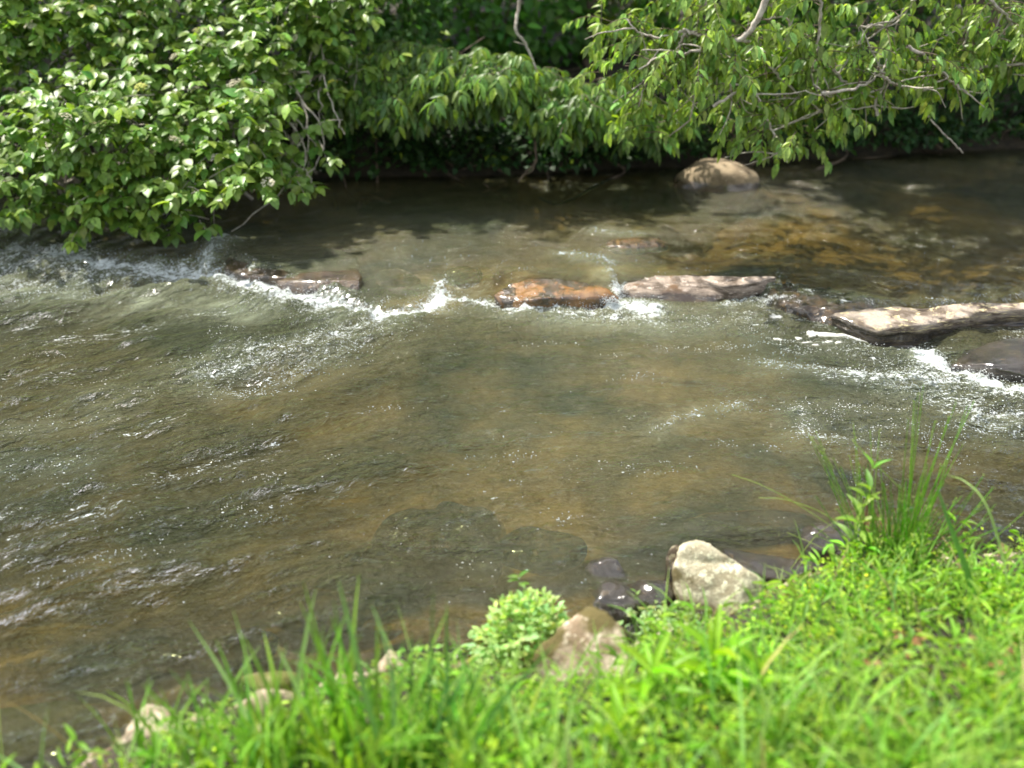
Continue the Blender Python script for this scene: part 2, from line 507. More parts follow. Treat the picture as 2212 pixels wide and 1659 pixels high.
# ------------------------------------------------------------------ water
FOAM_GLITTER = [
    ([(-300, 530), (0, 540), (120, 552), (250, 580), (420, 592), (500, 604), (600, 645), (700, 662), (790, 680)], .085, 1.05),
    ([(0, 612), (200, 604), (420, 600)], .08, .7), ([(0, 572), (200, 592), (430, 612)], .08, .75), ([(-100, 645), (150, 628), (300, 622)], .07, .5), ([(0, 555), (180, 575)], .07, .8), ([(480, 625), (620, 668), (720, 690)], .07, .65),
    ([(440, 585), (468, 555), (482, 540)], .06, .9),
    ([(250, 508), (330, 522)], .06, .8), ([(-200, 500), (0, 498), (20, 480)], .08, .6),
    ([(500, 620), (700, 670), (780, 690)], .08, .6),
    ([(785, 684), (830, 698), (885, 680), (925, 662), (950, 645)], .055, 1.15),
    ([(950, 652), (953, 630)], .05, 1.05), ([(965, 640), (1010, 650), (1070, 660)], .05, .95),
    ([(830, 700), (760, 722), (670, 748), (560, 785), (450, 805)], .09, .72),
    ([(940, 665), (860, 705), (740, 750), (640, 790), (520, 830)], .09, .6),
    ([(600, 745), (500, 770), (440, 792)], .06, .6),
    ([(1110, 668), (1180, 660), (1250, 660), (1340, 664), (1410, 675)], .06, 1.1),
    ([(1200, 680), (1300, 685), (1420, 690)], .06, .75),
    ([(1560, 662), (1600, 655), (1650, 655)], .04, .8), ([(1440, 700), (1560, 690), (1640, 700)], .07, .45),
    ([(1310, 610), (1330, 625), (1335, 640)], .03, .9), ([(1210, 575), (1300, 585), (1320, 595)], .035, .7),
    ([(1280, 520), (1330, 528), (1390, 532)], .03, .75),
    ([(1985, 762), (2030, 785), (2080, 812), (2140, 835), (2212, 850), (2300, 860)], .05, 1.2),
    ([(1850, 818), (1950, 822), (2060, 830)], .06, .9), ([(1990, 790), (2080, 830), (2180, 855)], .08, .8), ([(1860, 760), (1940, 780), (2000, 800)], .08, .6),
    ([(2110, 905), (2160, 895), (2300, 900)], .06, .95), ([(2100, 925), (2200, 935)], .06, .6),
    ([(1660, 790), (1740, 800), (1800, 815)], .05, .45),
    ([(1420, 935), (1480, 905), (1510, 890)], .03, .6), ([(1550, 890), (1600, 878)], .03, .55),
    ([(1725, 895), (1745, 925), (1730, 945)], .05, .65), ([(1740, 948), (1830, 960), (1900, 970)], .05, .6),
    ([(1810, 885), (1900, 880), (1960, 895)], .04, .5), ([(1860, 925), (1960, 920)], .04, .5),
    ([(0, 930), (120, 915), (240, 900)], .05, .4), ([(200, 870), (330, 850)], .05, .35), ([(0, 1010), (180, 1000)], .05, .4),  # faint streaks of sun glitter painted as thin foam
]
FOAM_GLITTER = [(p_, w_ * (1.5 if w_ > .05 else 1.15), a_ * .93) for p_, w_, a_ in FOAM_GLITTER]
AER = [([(-200, 590), (100, 630), (350, 640), (560, 670)], .22, .9), ([(700, 690), (780, 720), (650, 780), (480, 820)], .2, .6),
       ([(1200, 690), (1420, 700)], .14, .7), ([(950, 665), (830, 720)], .12, .7), ([(1900, 830), (2212, 880)], .16, .6), ([(2120, 920), (2260, 930)], .12, .6),
       ([(470, 560), (440, 590)], .1, .8)]


def flow(x, y):
    u = x + .05 * fb2(x * 1.3, y * 1.3, 31, 2)
    v = y + .107 * (x - .6) ** 2 + .07 * fb2(x * 1.1, y * 1.1, 37, 2)
    return u, v


def water_z(x, y, full=False):
    yl = np.interp(x, LX, LY)
    up = ss((y - yl) / .35)
    b = base_level(x, y)
    u, v = flow(x, y)
    fm = stroke_field(x, y, FOAM_GLITTER)
    left = ss((-x + .2) / 1.2)
    right = ss((x - .9) / .8)
    mid = ss((v - 2.4) / .8)
    turb = (.55 + .6 * left + .4 * right) * (1 - up) * (.55 + .45 * mid) + .22 * up
    w1 = 1 - np.abs(fb2(u * 1.0, v * 3.2, 41, 3)) * 2
    w2 = fb2(u * 4.5, v * 9, 47, 3)
    w3 = fb2(u * 13, v * 24, 53, 3)
    z = b + turb * (.044 * (w1 - .55) + .020 * w2 + .008 * w3)
    z += fm * (.018 + .030 * fb2(x * 12, y * 12, 61, 3) + .022 * fb2(x * 28, y * 28, 67, 3)) * np.where(fm > .02, 1, 0)
    # standing waves below the left drop
    dd = yl - y
    k = ss((-x + .1) / .6) * np.exp(-np.maximum(dd, 0) / .55) * (dd > -.1)
    z += k * .022 * np.sin(dd * 13 + 2 * fb2(x * 1.5, y * 1.5, 71, 2))
    if not full: return z
    return z, fm, turb, u, v, up


xs = axis([(-13, -4, .2), (-4, -2.7, .03), (-2.7, 2.9, .0135), (2.9, 4, .03), (4, 13, .2)])
ys = axis([(1.2, 2.0, .03), (2.0, 5.9, .0125), (5.9, 8.0, .025), (8.0, 10, .1)])
X, Y, Z, Q = grid_mb(xs, ys, lambda x, y: 0 * x)
Z, fm, turb, U, Vv, upf = water_z(X, Y, True)
# keep the far and near banks dry: the sheet dips under them
dep = Z - ground_z(X, Y)
mb = MB(); mb.add(np.stack([X, Y, Z], 1), None, Q)
me = mb.mesh("water")


def fattr(me, name, arr):
    a = me.attributes.new(name, 'FLOAT', 'POINT'); a.data.foreach_set("value", arr.astype(np.float32))


aer = np.maximum(stroke_field(X, Y, AER), stroke_field(X, Y, [(p_, w_ * 1.4 + .03, a_ * .8) for p_, w_, a_ in FOAM_GLITTER]))
cl_ = fb2(U * 2.0, Vv * 5.0, 81, 3)
side_ = .6 + .45 * ss((-X - .2) / 1.2) + .6 * ss((X - .7) / .9)
glint = np.clip(cl_ * 1.5 + .25, 0, 1) * side_ * ss((Y - 2.3) / 1.0) * (1 - .9 * upf)  # where white streaks stand in for sun glints
fattr(me, "foam", fm); fattr(me, "turb", turb); fattr(me, "depth", np.clip(dep, 0, 2)); fattr(me, "bubbles", aer); fattr(me, "glint", glint)
a = me.attributes.new("flow", 'FLOAT_VECTOR', 'POINT'); a.data.foreach_set("vector", np.stack([U, Vv, Z], 1).astype(np.float32).ravel())

m, nt, out = newmat("river water"); lk = nt.links.new
fl = N(nt, "ShaderNodeAttribute", attribute_name="flow")


def fa(n): return N(nt, "ShaderNodeAttribute", attribute_name=n).outputs["Fac"]


def mth(op, a, b=None, c=None, clamp=False):
    n = N(nt, "ShaderNodeMath", operation=op, use_clamp=clamp)
    for i, v in enumerate((a, b, c)):
        if v is None: continue
        if isinstance(v, (int, float)): n.inputs[i].default_value = v
        else: lk(v, n.inputs[i])
    return n.outputs[0]


def ntex(scale, sc3, detail=3, rough=.55, dist=0.0):
    mp = N(nt, "ShaderNodeMapping"); mp.inputs["Scale"].default_value = sc3; lk(fl.outputs["Vector"], mp.inputs["Vector"])
    n = N(nt, "ShaderNodeTexNoise", Scale=float(scale), Detail=float(detail), Roughness=rough, Distortion=dist); lk(mp.outputs[0], n.inputs["Vector"])
    return n.outputs[0]


rA = ntex(9, (.55, 1.2, 1), 4, .6, .5)
rB = ntex(30, (.6, 1.2, 1), 4, .62, .6)
rC = ntex(85, (.7, 1.1, 1), 3, .6, .3)
turbA = fa("turb"); foamA = fa("foam")
h = mth('ADD', mth('MULTIPLY', rA, 1.0), mth('ADD', mth('MULTIPLY', rB, .5), mth('MULTIPLY', rC, .24)))
hs = mth('MULTIPLY', h, mth('ADD', mth('MULTIPLY', turbA, 1.0), .12))
bp = N(nt, "ShaderNodeBump", Strength=1.0, Distance=.10); lk(hs, bp.inputs["Height"])
gl = N(nt, "ShaderNodeBsdfGlossy", Roughness=.09); lk(bp.outputs[0], gl.inputs["Normal"]); gl.inputs[0].default_value = (1, 1, 1, 1)
fr = N(nt, "ShaderNodeFresnel", IOR=1.5); lk(bp.outputs[0], fr.inputs["Normal"])
# body: clear over shallows, olive silt with depth, milky where air is mixed in
dpt = fa("depth")
murk = mth('SUBTRACT', 1.0, mth('POWER', 2.718, mth('MULTIPLY', dpt, -2.2)), clamp=True)
patch = ntex(1.3, (.8, 1.0, 1), 3, .5, .8)
cm = N(nt, "ShaderNodeValToRGB"); e = cm.color_ramp.elements
e[0].position = .36; e[0].color = (.085, .098, .044, 1); e[1].position = .66; e[1].color = (.160, .145, .060, 1); lk(patch, cm.inputs[0])
bub = fa("bubbles")
bf = mth('MULTIPLY', bub, mth('MULTIPLY_ADD', rA, 1.6, -.25, clamp=True), clamp=True)
mxb = N(nt, "ShaderNodeMix", data_type='RGBA'); lk(bf, mxb.inputs[0]); lk(cm.outputs[0], mxb.inputs[6]); mxb.inputs[7].default_value = (.50, .56, .38, 1)
df = N(nt, "ShaderNodeBsdfDiffuse"); lk(mxb.outputs[2], df.inputs[0]); lk(bp.outputs[0], df.inputs["Normal"])
tp = N(nt, "ShaderNodeBsdfTransparent"); tp.inputs[0].default_value = (.76, .80, .56, 1)
body = N(nt, "ShaderNodeMixShader"); lk(mth('MAXIMUM', murk, bf), body.inputs[0]); lk(tp.outputs[0], body.inputs[1]); lk(df.outputs[0], body.inputs[2])
wat = N(nt, "ShaderNodeMixShader"); lk(fr.outputs[0], wat.inputs[0]); lk(body.outputs[0], wat.inputs[1]); lk(gl.outputs[0], wat.inputs[2])
# foam breaks into lace and specks; sun glints painted as white streaks
fA = ntex(26, (.5, 1.0, 1), 5, .7, 1.2)
fB = ntex(75, (.8, 1.1, 1), 4, .7, .6)
fn = mth('ADD', mth('MULTIPLY', fA, .45), mth('MULTIPLY', fB, .55))
thr = mth('SUBTRACT', .70, mth('MULTIPLY', foamA, .27))
ff = mth('MULTIPLY', mth('SUBTRACT', fn, thr), 13.0, clamp=True)
gA = ntex(42, (.32, 1.5, 1), 4, .7, 1.0)
gB = ntex(110, (.7, 1.2, 1), 3, .7, .4)
gn = mth('ADD', mth('MULTIPLY', gA, .55), mth('MULTIPLY', gB, .45))
gf = mth('MULTIPLY', mth('SUBTRACT', gn, mth('SUBTRACT', .685, mth('MULTIPLY', fa("glint"), .125))), 14.0, clamp=True)
ff = mth('MAXIMUM', ff, gf)
fd = N(nt, "ShaderNodeBsdfPrincipled", Roughness=.5); fd.inputs["Base Color"].default_value = (.62, .67, .66, 1)
bp2 = N(nt, "ShaderNodeBump", Strength=1.0, Distance=.02); lk(fn, bp2.inputs["Height"]); lk(bp2.outputs[0], fd.inputs["Normal"])
fin = N(nt, "ShaderNodeMixShader"); lk(ff, fin.inputs[0]); lk(wat.outputs[0], fin.inputs[1]); lk(fd.outputs[0], fin.inputs[2])
lk(fin.outputs[0], out.inputs[0])
tag(link("water", me, m), kind="structure")

# bubbles and droplets on the broken water, plus white specks painting sun glitter
def foam_glitter_mat():
    m, nt, out = newmat("foam and glitter white"); lk = nt.links.new
    pb = N(nt, "ShaderNodeBsdfPrincipled", Roughness=.15); pb.inputs["Base Color"].default_value = (.70, .74, .74, 1)
    no = N(nt, "ShaderNodeTexNoise", Scale=120.0); bp = N(nt, "ShaderNodeBump", Strength=.5, Distance=.004)
    lk(no.outputs[0], bp.inputs["Height"]); lk(bp.outputs[0], pb.inputs["Normal"]); lk(pb.outputs[0], out.inputs[0])
    return m


M_FOAM_GLITTER = foam_glitter_mat()
M_FROTH = barkmat("settled froth", (.38, .38, .34), (.66, .66, .62), 90, .6)
n = 240000
x = rng.uniform(-2.9, 2.9, n); y = rng.uniform(2.1, 6.1, n)
u, v = flow(x, y)
fmx = stroke_field(x, y, FOAM_GLITTER)
cl = fb2(u * 2.2, v * 5.5, 81, 3)
cl2 = fb2(u * 9, v * 16, 85, 2)
up = ss((y - np.interp(x, LX, LY)) / .3)
side = .45 + .6 * ss((-x - .2) / 1.2) + .6 * ss((x - .7) / .9)
near = ss((y - 2.6) / 1.0)
prob = (np.clip(cl * 2.2 + cl2 * 1.3 - .75, 0, 1) * side * .5 * near * (1 - .93 * up) + 1.2 * fmx ** 1.7 + .0008)  # clustered term strews the specks that imitate sun glitter
keep = rng.random(n) < prob * .9
x, y, fmx, u, v = x[keep], y[keep], fmx[keep], u[keep], v[keep]
z = water_z(x, y) + .001 + fmx * rng.exponential(.014, len(x)) * (rng.random(len(x)) < .6)
ok = (z - ground_z(x, y)) > .015
x, y, z = x[ok], y[ok], z[ok]
k = len(x); r = rng.lognormal(math.log(.0016), .32, k)
th = np.arange(5) * 2 * math.pi / 5
T_ = []
Vb = np.array([(0, 0, .7)] + [(math.cos(t), math.sin(t), .0) for t in th] + [(0, 0, -.5)])
Tb = np.array([(0, 1 + i, 1 + (i + 1) % 5) for i in range(5)] + [(6, 1 + (i + 1) % 5, 1 + i) for i in range(5)])
# threads of water spilling over the stones
sp = []
for (x0, y0, z0), (x1, y1, z1), m_, w_ in [((1160, 644, .05), (1175, 664, .0), 350, 30), ((1215, 642, .055), (1205, 664, .0), 450, 38), ((1270, 642, .05), (1275, 664, .0), 450, 40), ((1320, 642, .055), (1325, 662, .0), 400, 20),
        ((1335, 612, .07), (1340, 650, .0), 600, 16), ((1690, 640, .06), (1660, 660, .0), 700, 26), ((1730, 652, .06), (1700, 672, .0), 300, 20), ((2110, 800, .05), (2120, 830, .0), 200, 30)]:
    t_ = rng.random(m_); th_ = np.round(rng.normal(0, 1, m_) * 3) / 3 * w_ * .6 + rng.normal(0, 1, m_)
    a_, b_ = at(x0, y0, z0), at(x1, y1, z1)
    q_ = a_ + (b_ - a_) * t_[:, None]; q_[:, 0] += th_ / F * 5.4; q_[:, 2] = (z0 + .012 * np.sin(th_ * .3 + x0)) + (z1 - z0) * t_ ** 1.5 + rng.normal(0, .004, m_); q_[:, 1] += -.03 + .03 * rng.random(m_)
    sp.append(q_)
sp = np.vstack(sp); x = np.r_[x, sp[:, 0]]; y = np.r_[y, sp[:, 1]]; z = np.r_[z, sp[:, 2]]; k = len(x); r = np.r_[r, rng.lognormal(math.log(.0017), .35, len(sp))]
st = rng.uniform(1, 1.9, k)
X3 = np.stack([x, y, z], 1)[:, None] + Vb[None] * r[:, None, None] * np.stack([st, np.ones(k), np.ones(k)], 1)[:, None]
mb = MB(); mb.add(X3.reshape(-1, 3), (Tb[None] + (np.arange(k) * 7)[:, None, None]).reshape(-1, 3))
tag(link("foam_and_glitter", mb.mesh("foam_and_glitter"), M_FOAM_GLITTER), "white bubbles and droplets of broken water with painted sun glitter specks strewn along the rapids", "foam", kind="stuff")


def foam_patch(px, py, w, d, seed, label, rot=0.0):
    p = at(px, py); mb = MB(); r = np.random.default_rng(seed)
    nn = 28; th = np.arange(nn) * 2 * math.pi / nn
    rad = 1 + .55 * vn2(np.cos(th) * 2 + seed, np.sin(th) * 2, seed) + .22 * r.normal(size=nn)
    c, s = math.cos(rot), math.sin(rot)
    ring = lambda k, h: np.stack([(np.cos(th) * w * c - np.sin(th) * d * s) * rad * k, (np.cos(th) * w * s + np.sin(th) * d * c) * rad * k, np.full(nn, h)], 1)
    V = np.vstack([ring(1, -.006), ring(.95, .001), ring(.6, .003), [[0, 0, .003]]])
    V[:, 2] += water_z(V[:, 0] + p[0], V[:, 1] + p[1]) + .001
    V[:, :2] += p[:2]
    Q = []; T = []
    for j in range(nn):
        j2 = (j + 1) % nn
        Q += [(j, j2, nn + j2, nn + j), (nn + j, nn + j2, 2 * nn + j2, 2 * nn + j)]
        T.append((2 * nn + j, 2 * nn + j2, 3 * nn))
    mb.add(V, T, Q)
    tag(link("foam_patch", mb.mesh("foam_patch"), M_FROTH), label, "foam", "small flecks of settled white foam on the water")


foam_patch(1800, 725, .11, .013, 1, "long white foam strip along the base of the right ledge rock", -.55)
foam_patch(1754, 716, .03, .016, 2, "rounded foam fleck just left of the long foam strip", -.6)
foam_patch(1727, 719, .018, .010, 3, "small oval foam fleck between the round foam fleck and the mossy lip")
foam_patch(1682, 723, .017, .016, 4, "foam fleck farthest out on the water left of the ledge rock")
foam_patch(1676, 688, .030, .016, 5, "foam fleck tucked at the foot of the mossy submerged lip", -.3)
foam_patch(1742, 734, .020, .010, 6, "ring shaped foam fleck below the oval one")
foam_patch(1790, 738, .017, .012, 7, "foam fleck below the middle of the long foam strip")
foam_patch(1812, 742, .014, .010, 8, "foam fleck nearest the lower tip of the long foam strip")
foam_patch(1764, 743, .012, .008, 9, "tiny foam fleck lowest of those below the ledge rock")
foam_patch(1140, 668, .045, .012, 10, "wavy foam streak floating in front of the amber rock")
foam_patch(1120, 676, .010, .007, 11, "tiny foam fleck below the wavy foam streak")
foam_patch(1104, 681, .012, .008, 12, "foam fleck left of and below the wavy foam streak")

# ------------------------------------------------------------------ rocks
def hull_rock(name, hulls, mat, label, voxel=.018, smooth=4, amp=.018, freq=7.0, strata=0.0, down=None, seed=0, group=None, parent=None, sm=True):
    bm = bmesh.new()
    for h in hulls:
        P = [np.array(p, float) for p in h]
        if down is not None:
            c = np.mean(P, axis=0)
            P += [np.array([p[0] + (c[0] - p[0]) * .05, p[1] + (c[1] - p[1]) * .05, down]) for p in P]
        vs = [bm.verts.new(p) for p in P]
        g = bmesh.ops.convex_hull(bm, input=vs)
        bmesh.ops.delete(bm, geom=[e for e in g["geom_interior"] if isinstance(e, bmesh.types.BMVert)], context='VERTS')
    me = bpy.data.meshes.new(name); bm.to_mesh(me); bm.free()
    o = bpy.data.objects.new(name, me); COL.objects.link(o)
    rm = o.modifiers.new("r", 'REMESH'); rm.mode = 'VOXEL'; rm.voxel_size = voxel
    s = o.modifiers.new("s", 'SMOOTH'); s.iterations = smooth; s.factor = .5
    dg = bpy.context.evaluated_depsgraph_get(); ev = o.evaluated_get(dg)
    m2 = bpy.data.meshes.new_from_object(ev)
    o.modifiers.clear(); o.data = m2; bpy.data.meshes.remove(me)
    k = len(m2.vertices); co = np.empty(k * 3); m2.vertices.foreach_get("co", co); co = co.reshape(-1, 3)
    no = np.empty(k * 3); m2.vertices.foreach_get("normal", no); no = no.reshape(-1, 3)
    q = co * freq
    dsp = fb3(q, 100 + seed, 4) * amp
    if strata:
        q2 = co @ np.array([[1, 0, .25], [0, 1, .2], [0, 0, 1]]).T
        q2 = q2 * np.array([2.5, 2.5, 26]); dsp += strata * np.tanh(4 * fb3(q2, 200 + seed, 3))
    dsp -= amp * .8 * np.clip(.12 - np.abs(fb3(q * .45, 300 + seed, 2)), 0, 1) * 5
    co = co + no * dsp[:, None]
    m2.vertices.foreach_set("co", co.ravel().astype(np.float32)); m2.update()
    m2.polygons.foreach_set("use_smooth", np.full(len(m2.polygons), sm))
    m2.materials.clear(); m2.materials.append(mat)
    if parent: o.parent = parent
    elif label: tag(o, label, "rock", group)
    return o


def A(*pts): return [at(*p) for p in pts]


def blob(px, py, z, sx, sy, sz, rot=0, seed=1, n=16, flat=.75):
    r = np.random.default_rng(seed); c = at(px, py, z); P = []
    for i in range(n * 2):
        d = r.normal(size=3); d /= np.linalg.norm(d); d *= r.uniform(.9, 1.08)
        x, y = d[0] * sx, d[1] * sy
        P.append((c[0] + x * math.cos(rot) - y * math.sin(rot), c[1] + x * math.sin(rot) + y * math.cos(rot), c[2] + max(-1, min(flat, d[2])) * sz))
    return P


M_TAN = rockmat("grey tan ledge stone", (.36, .29, .23), (.09, .065, .045), (.54, .45, .38), moss=(.15, .085, .04), moss_amt=.45, wet_z=.03, strata=1.0, patch_amt=.55, wet_f=.22)
M_YEL = rockmat("layered ledge stone with yellow lichen", (.38, .32, .26), (.11, .08, .055), (.62, .53, .30), wet_z=.07, strata=1.0, patch_amt=.6, wet_f=.16)
M_DARK = rockmat("black wet stone", (.045, .038, .03), (.015, .013, .01), (.10, .085, .06), wet_z=.4, strata=.5, wet_f=.8, patch_amt=.3)
M_AMB = rockmat("amber algae coated stone", (.25, .135, .035), (.04, .025, .012), (.34, .20, .055), moss=(.045, .036, .018), moss_amt=.58, wet_z=.5, wet_f=.8, wet_tint=(1, .85, .7), scale=.6, patch_amt=.2)
M_BRN = rockmat("brown submerged stone", (.15, .095, .042), (.03, .024, .014), (.20, .14, .06), wet_z=.5, wet_f=.8, patch_amt=.4, moss=(.035, .03, .012), moss_amt=.3)
M_LIP = rockmat("black brown algae crusted stone", (.07, .05, .025), (.018, .015, .009), (.13, .09, .035), moss=(.04, .042, .012), moss_amt=.5, wet_z=.5, wet_f=.9, patch_amt=.5, scale=2)
M_SLAB = rockmat("dark wet slab stone", (.085, .06, .032), (.025, .02, .014), (.12, .085, .045), wet_z=.5, wet_f=.85, patch_amt=.3, rough=.3)
M_SUB = rockmat("dark drowned stone", (.028, .027, .02), (.010, .010, .008), (.07, .05, .025), wet_z=.5, wet_f=.8, patch_amt=.3)
M_FAR = rockmat("smooth sandy boulder stone", (.34, .26, .16), (.20, .15, .09), (.38, .31, .21), wet_z=.11, wet_f=.25, patch_amt=.3, rough=.85)
M_LICH = rockmat("grey stone with cream lichen", (.52, .47, .33), (.36, .31, .20), (.80, .76, .54), moss=(.15, .12, .045), moss_amt=.22, wet_z=.02, wet_f=.35, patch_amt=.9, scale=1.6)
M_MOSS = rockmat("mossy brown boulder stone", (.48, .40, .29), (.24, .17, .10), (.66, .56, .42), moss=(.11, .085, .02), moss_amt=.62, wet_z=.0, wet_f=.3, patch_amt=.6, scale=1.2)
M_PALE = rockmat("pale tan stone", (.46, .37, .26), (.22, .165, .11), (.60, .50, .38), moss=(.14, .12, .03), moss_amt=.3, wet_z=.02, wet_f=.4, patch_amt=.4, scale=1.5)
M_GMOSS = rockmat("stone under bright moss", (.16, .15, .05), (.06, .05, .02), (.2, .17, .08), moss=(.10, .105, .012), moss_amt=1.0, wet_z=-.1)
M_PUR = rockmat("purple brown streaked slab stone", (.30, .22, .15), (.08, .05, .04), (.62, .54, .36), wet_z=.10, wet_f=.22, patch_amt=.7, scale=1.8)

# ledge across the river
hull_rock("ledge_rock", [
    A((1333, 640, .02), (1350, 612, .055), (1420, 592, .085), (1500, 594, .09), (1562, 604, .09), (1340, 655, -.02), (1400, 662, -.02), (1470, 670, -.03), (1540, 668, -.03), (1560, 646, .015)),
    A((1500, 597, .092), (1566, 605, .10), (1640, 594, .115), (1680, 598, .10), (1672, 604, .09), (1566, 614, .098), (1600, 614, .10)),
    A((1400, 660, -.02), (1470, 657, .015), (1560, 657, .015), (1580, 664, -.02), (1500, 670, -.03)),
], M_TAN, "broad tan slab rock with a sloping grey face and dark pointed right end, mid ledge", voxel=.008, smooth=1, amp=.007, strata=.006, down=-.2, seed=3)
hull_rock("ledge_rock", [
    A((1795, 680, .07), (1840, 668, .085), (1960, 664, .095), (2060, 660, .10), (2092, 684, .105), (2000, 696, .105), (1900, 712, .085), (1830, 704, .05),
      (1860, 738, -.02), (1915, 757, -.03), (1950, 757, -.03), (2050, 728, .0), (2098, 708, .03)),
    A((2030, 664, .10), (2100, 654, .14), (2212, 650, .15), (2420, 648, .15), (2420, 664, .14), (2212, 662, .145), (2105, 672, .13), (2080, 712, .02), (2212, 696, .02), (2420, 690, .02)),
], M_YEL, "long layered ledge rock with yellow lichen on top, at the right edge", voxel=.009, smooth=1, amp=.010, strata=.008, down=-.2, seed=5)
hull_rock("submerged_ledge", [
    A((1655, 640, .05), (1665, 617, .05), (1700, 606, .04), (1900, 642, .045), (1820, 670, .075), (1740, 657, .075), (1690, 652, .065), (1660, 660, .0), (1730, 688, .0), (1800, 716, -.01), (1860, 732, -.02)),
], M_LIP, "brown mossy rock lip with thin water spilling over, between the two ledge rocks", voxel=.010, smooth=2, amp=.016, freq=18, down=-.2, seed=7)
hull_rock("river_rock", [
    A((1062, 636, .05), (1100, 610, .085), (1165, 597, .098), (1235, 601, .098), (1310, 619, .09), (1338, 642, .05), (1090, 657, .02), (1130, 648, .055), (1190, 642, .07), (1300, 645, .055),
      (1095, 670, -.03), (1180, 670, -.03), (1330, 662, -.03)),
], M_AMB, "rounded amber brown rock with water spilling over its front, left of the tan slab", voxel=.010, smooth=3, amp=.012, freq=12, down=-.2, seed=9)
hull_rock("river_rock", [
    A((592, 606, .06), (640, 590, .082), (700, 582, .095), (772, 580, .10), (784, 594, .095), (782, 652, -.01), (700, 648, -.01), (612, 638, .0), (680, 628, .05), (776, 622, .062), (690, 606, .088), (775, 604, .095)),
], M_SLAB, "low square brown rock with a silvery wet face at the end of the left drop", voxel=.010, smooth=3, amp=.006, down=-.2, seed=11)
hull_rock("submerged_ledge", [
    A((492, 528, .064), (640, 522, .06), (770, 545, .055), (780, 575, .06), (600, 600, .06), (520, 592, .05), (485, 577, .045), (478, 594, -.03), (600, 614, -.03)),
], M_SLAB, "wide flat brown slab just under the water behind the low square rock", voxel=.014, smooth=3, amp=.008, down=-.2, seed=13)
hull_rock("boulder", [blob(1545, 398, .07, .29, .2, .19, seed=4, n=40, flat=.8)], M_FAR, "smooth round sandy boulder in the shaded far pool", voxel=.016, smooth=10, amp=.012, freq=4, seed=15)
hull_rock("river_rock", [blob(1370, 531, .06, .22, .09, .05, seed=5, n=24)], M_BRN, "small brown rock barely breaking the calm water above the ledge", voxel=.012, smooth=3, amp=.012, freq=14, seed=17)
hull_rock("river_rock", [
    A((2050, 790, .02), (2085, 758, .07), (2140, 736, .105), (2200, 728, .12), (2330, 732, .12), (2150, 790, .08), (2300, 790, .09), (2070, 812, -.02), (2140, 836, -.03), (2330, 858, -.03))],
    M_DARK, "dark wet rounded rock below the lichen ledge at the right edge", voxel=.011, smooth=5, amp=.010, down=-.2, seed=19)
hull_rock("submerged_rock", [blob(1000, 598, .0, .13, .08, .07, seed=31)], M_AMB, "orange stone seen through the water above the V shaped drop", amp=.01, seed=21)
hull_rock("submerged_rock", [blob(860, 600, -.01, .16, .09, .07, seed=33)], M_AMB, "reddish stone under the water just right of the low square rock", amp=.01, seed=22)

# near bank
hull_rock("boulder", [
    A((1500, 1164, .17), (1528, 1170, .175), (1578, 1198, .155), (1618, 1230, .125), (1655, 1254, .08), (1460, 1200, .135), (1470, 1176, .165), (1450, 1290, .0), (1478, 1326, -.02), (1575, 1332, .0), (1650, 1300, .03)),
], M_LICH, "pale lichen covered boulder with a sloping back standing at the water's edge", voxel=.010, smooth=1, amp=.014, down=-.15, seed=23)
hull_rock("boulder", [
    A((1436, 1190, .13), (1448, 1168, .165), (1466, 1166, .17), (1480, 1178, .15), (1436, 1275, .0), (1450, 1305, -.02), (1475, 1305, -.02)),
], M_PUR, "thin dark upright slab leaning on the left of the pale lichen boulder", voxel=.009, smooth=2, amp=.012, down=-.15, seed=25)
hull_rock("boulder", [
    A((1272, 1306, .205), (1312, 1324, .205), (1236, 1335, .19), (1163, 1392, .15), (1148, 1430, .11), (1162, 1480, .05), (1235, 1520, .03), (1335, 1505, .06), (1366, 1435, .12), (1348, 1360, .17)),
], M_MOSS, "brown mossy boulder beside the pale green leafy clump", voxel=.010, smooth=1, amp=.020, down=-.1, seed=27)
hull_rock("boulder", [blob(622, 1525, .05, .13, .10, .12, rot=.3, seed=41, n=5)], M_PALE, "pale tan stone behind the tall grass at the water's edge", voxel=.009, smooth=1, amp=.016, seed=29)
hull_rock("boulder", [blob(845, 1450, .04, .11, .08, .08, rot=.2, seed=42, n=5)], M_PALE, "flat tan stone half hidden by the tall grass near the leafy clump", voxel=.009, smooth=1, amp=.014, seed=30)
hull_rock("boulder", [blob(400, 1580, .0, .16, .12, .11, rot=.5, seed=43, n=6)], M_MOSS, "grey brown rock at the left end of the grassy bank", voxel=.009, smooth=1, amp=.018, seed=31)
hull_rock("boulder", [blob(575, 1478, .0, .10, .07, .06, rot=.2, seed=44, n=6)], M_GMOSS, "low stone under yellow green moss at the waterline", voxel=.011, amp=.012, seed=32)
hull_rock("boulder", [blob(1312, 1245, -.03, .085, .07, .085, seed=45)], M_DARK, "black wet stone in the shallows left of the pale lichen boulder", voxel=.01, amp=.014, freq=14, seed=33)
hull_rock("boulder", [blob(1330, 1310, .0, .12, .09, .1, seed=46), blob(1400, 1300, .0, .09, .08, .09, seed=47)], M_DARK, "dark gravelly stone between the mossy and the lichen boulders", voxel=.011, amp=.02, freq=16, seed=34)
hull_rock("boulder", [blob(1800, 1190, .02, .13, .1, .12, seed=48)], M_DARK, "dark stone under the rush tuft", voxel=.012, amp=.02, freq=12, seed=35)
hull_rock("boulder", [A((1560, 1180, .03), (1640, 1200, .04), (1720, 1225, .03), (1800, 1215, .03), (1600, 1230, .04), (1700, 1250, .03))], M_DARK, "low dark wet rock ledge behind the pale lichen boulder", voxel=.012, amp=.012, down=-.2, seed=36)
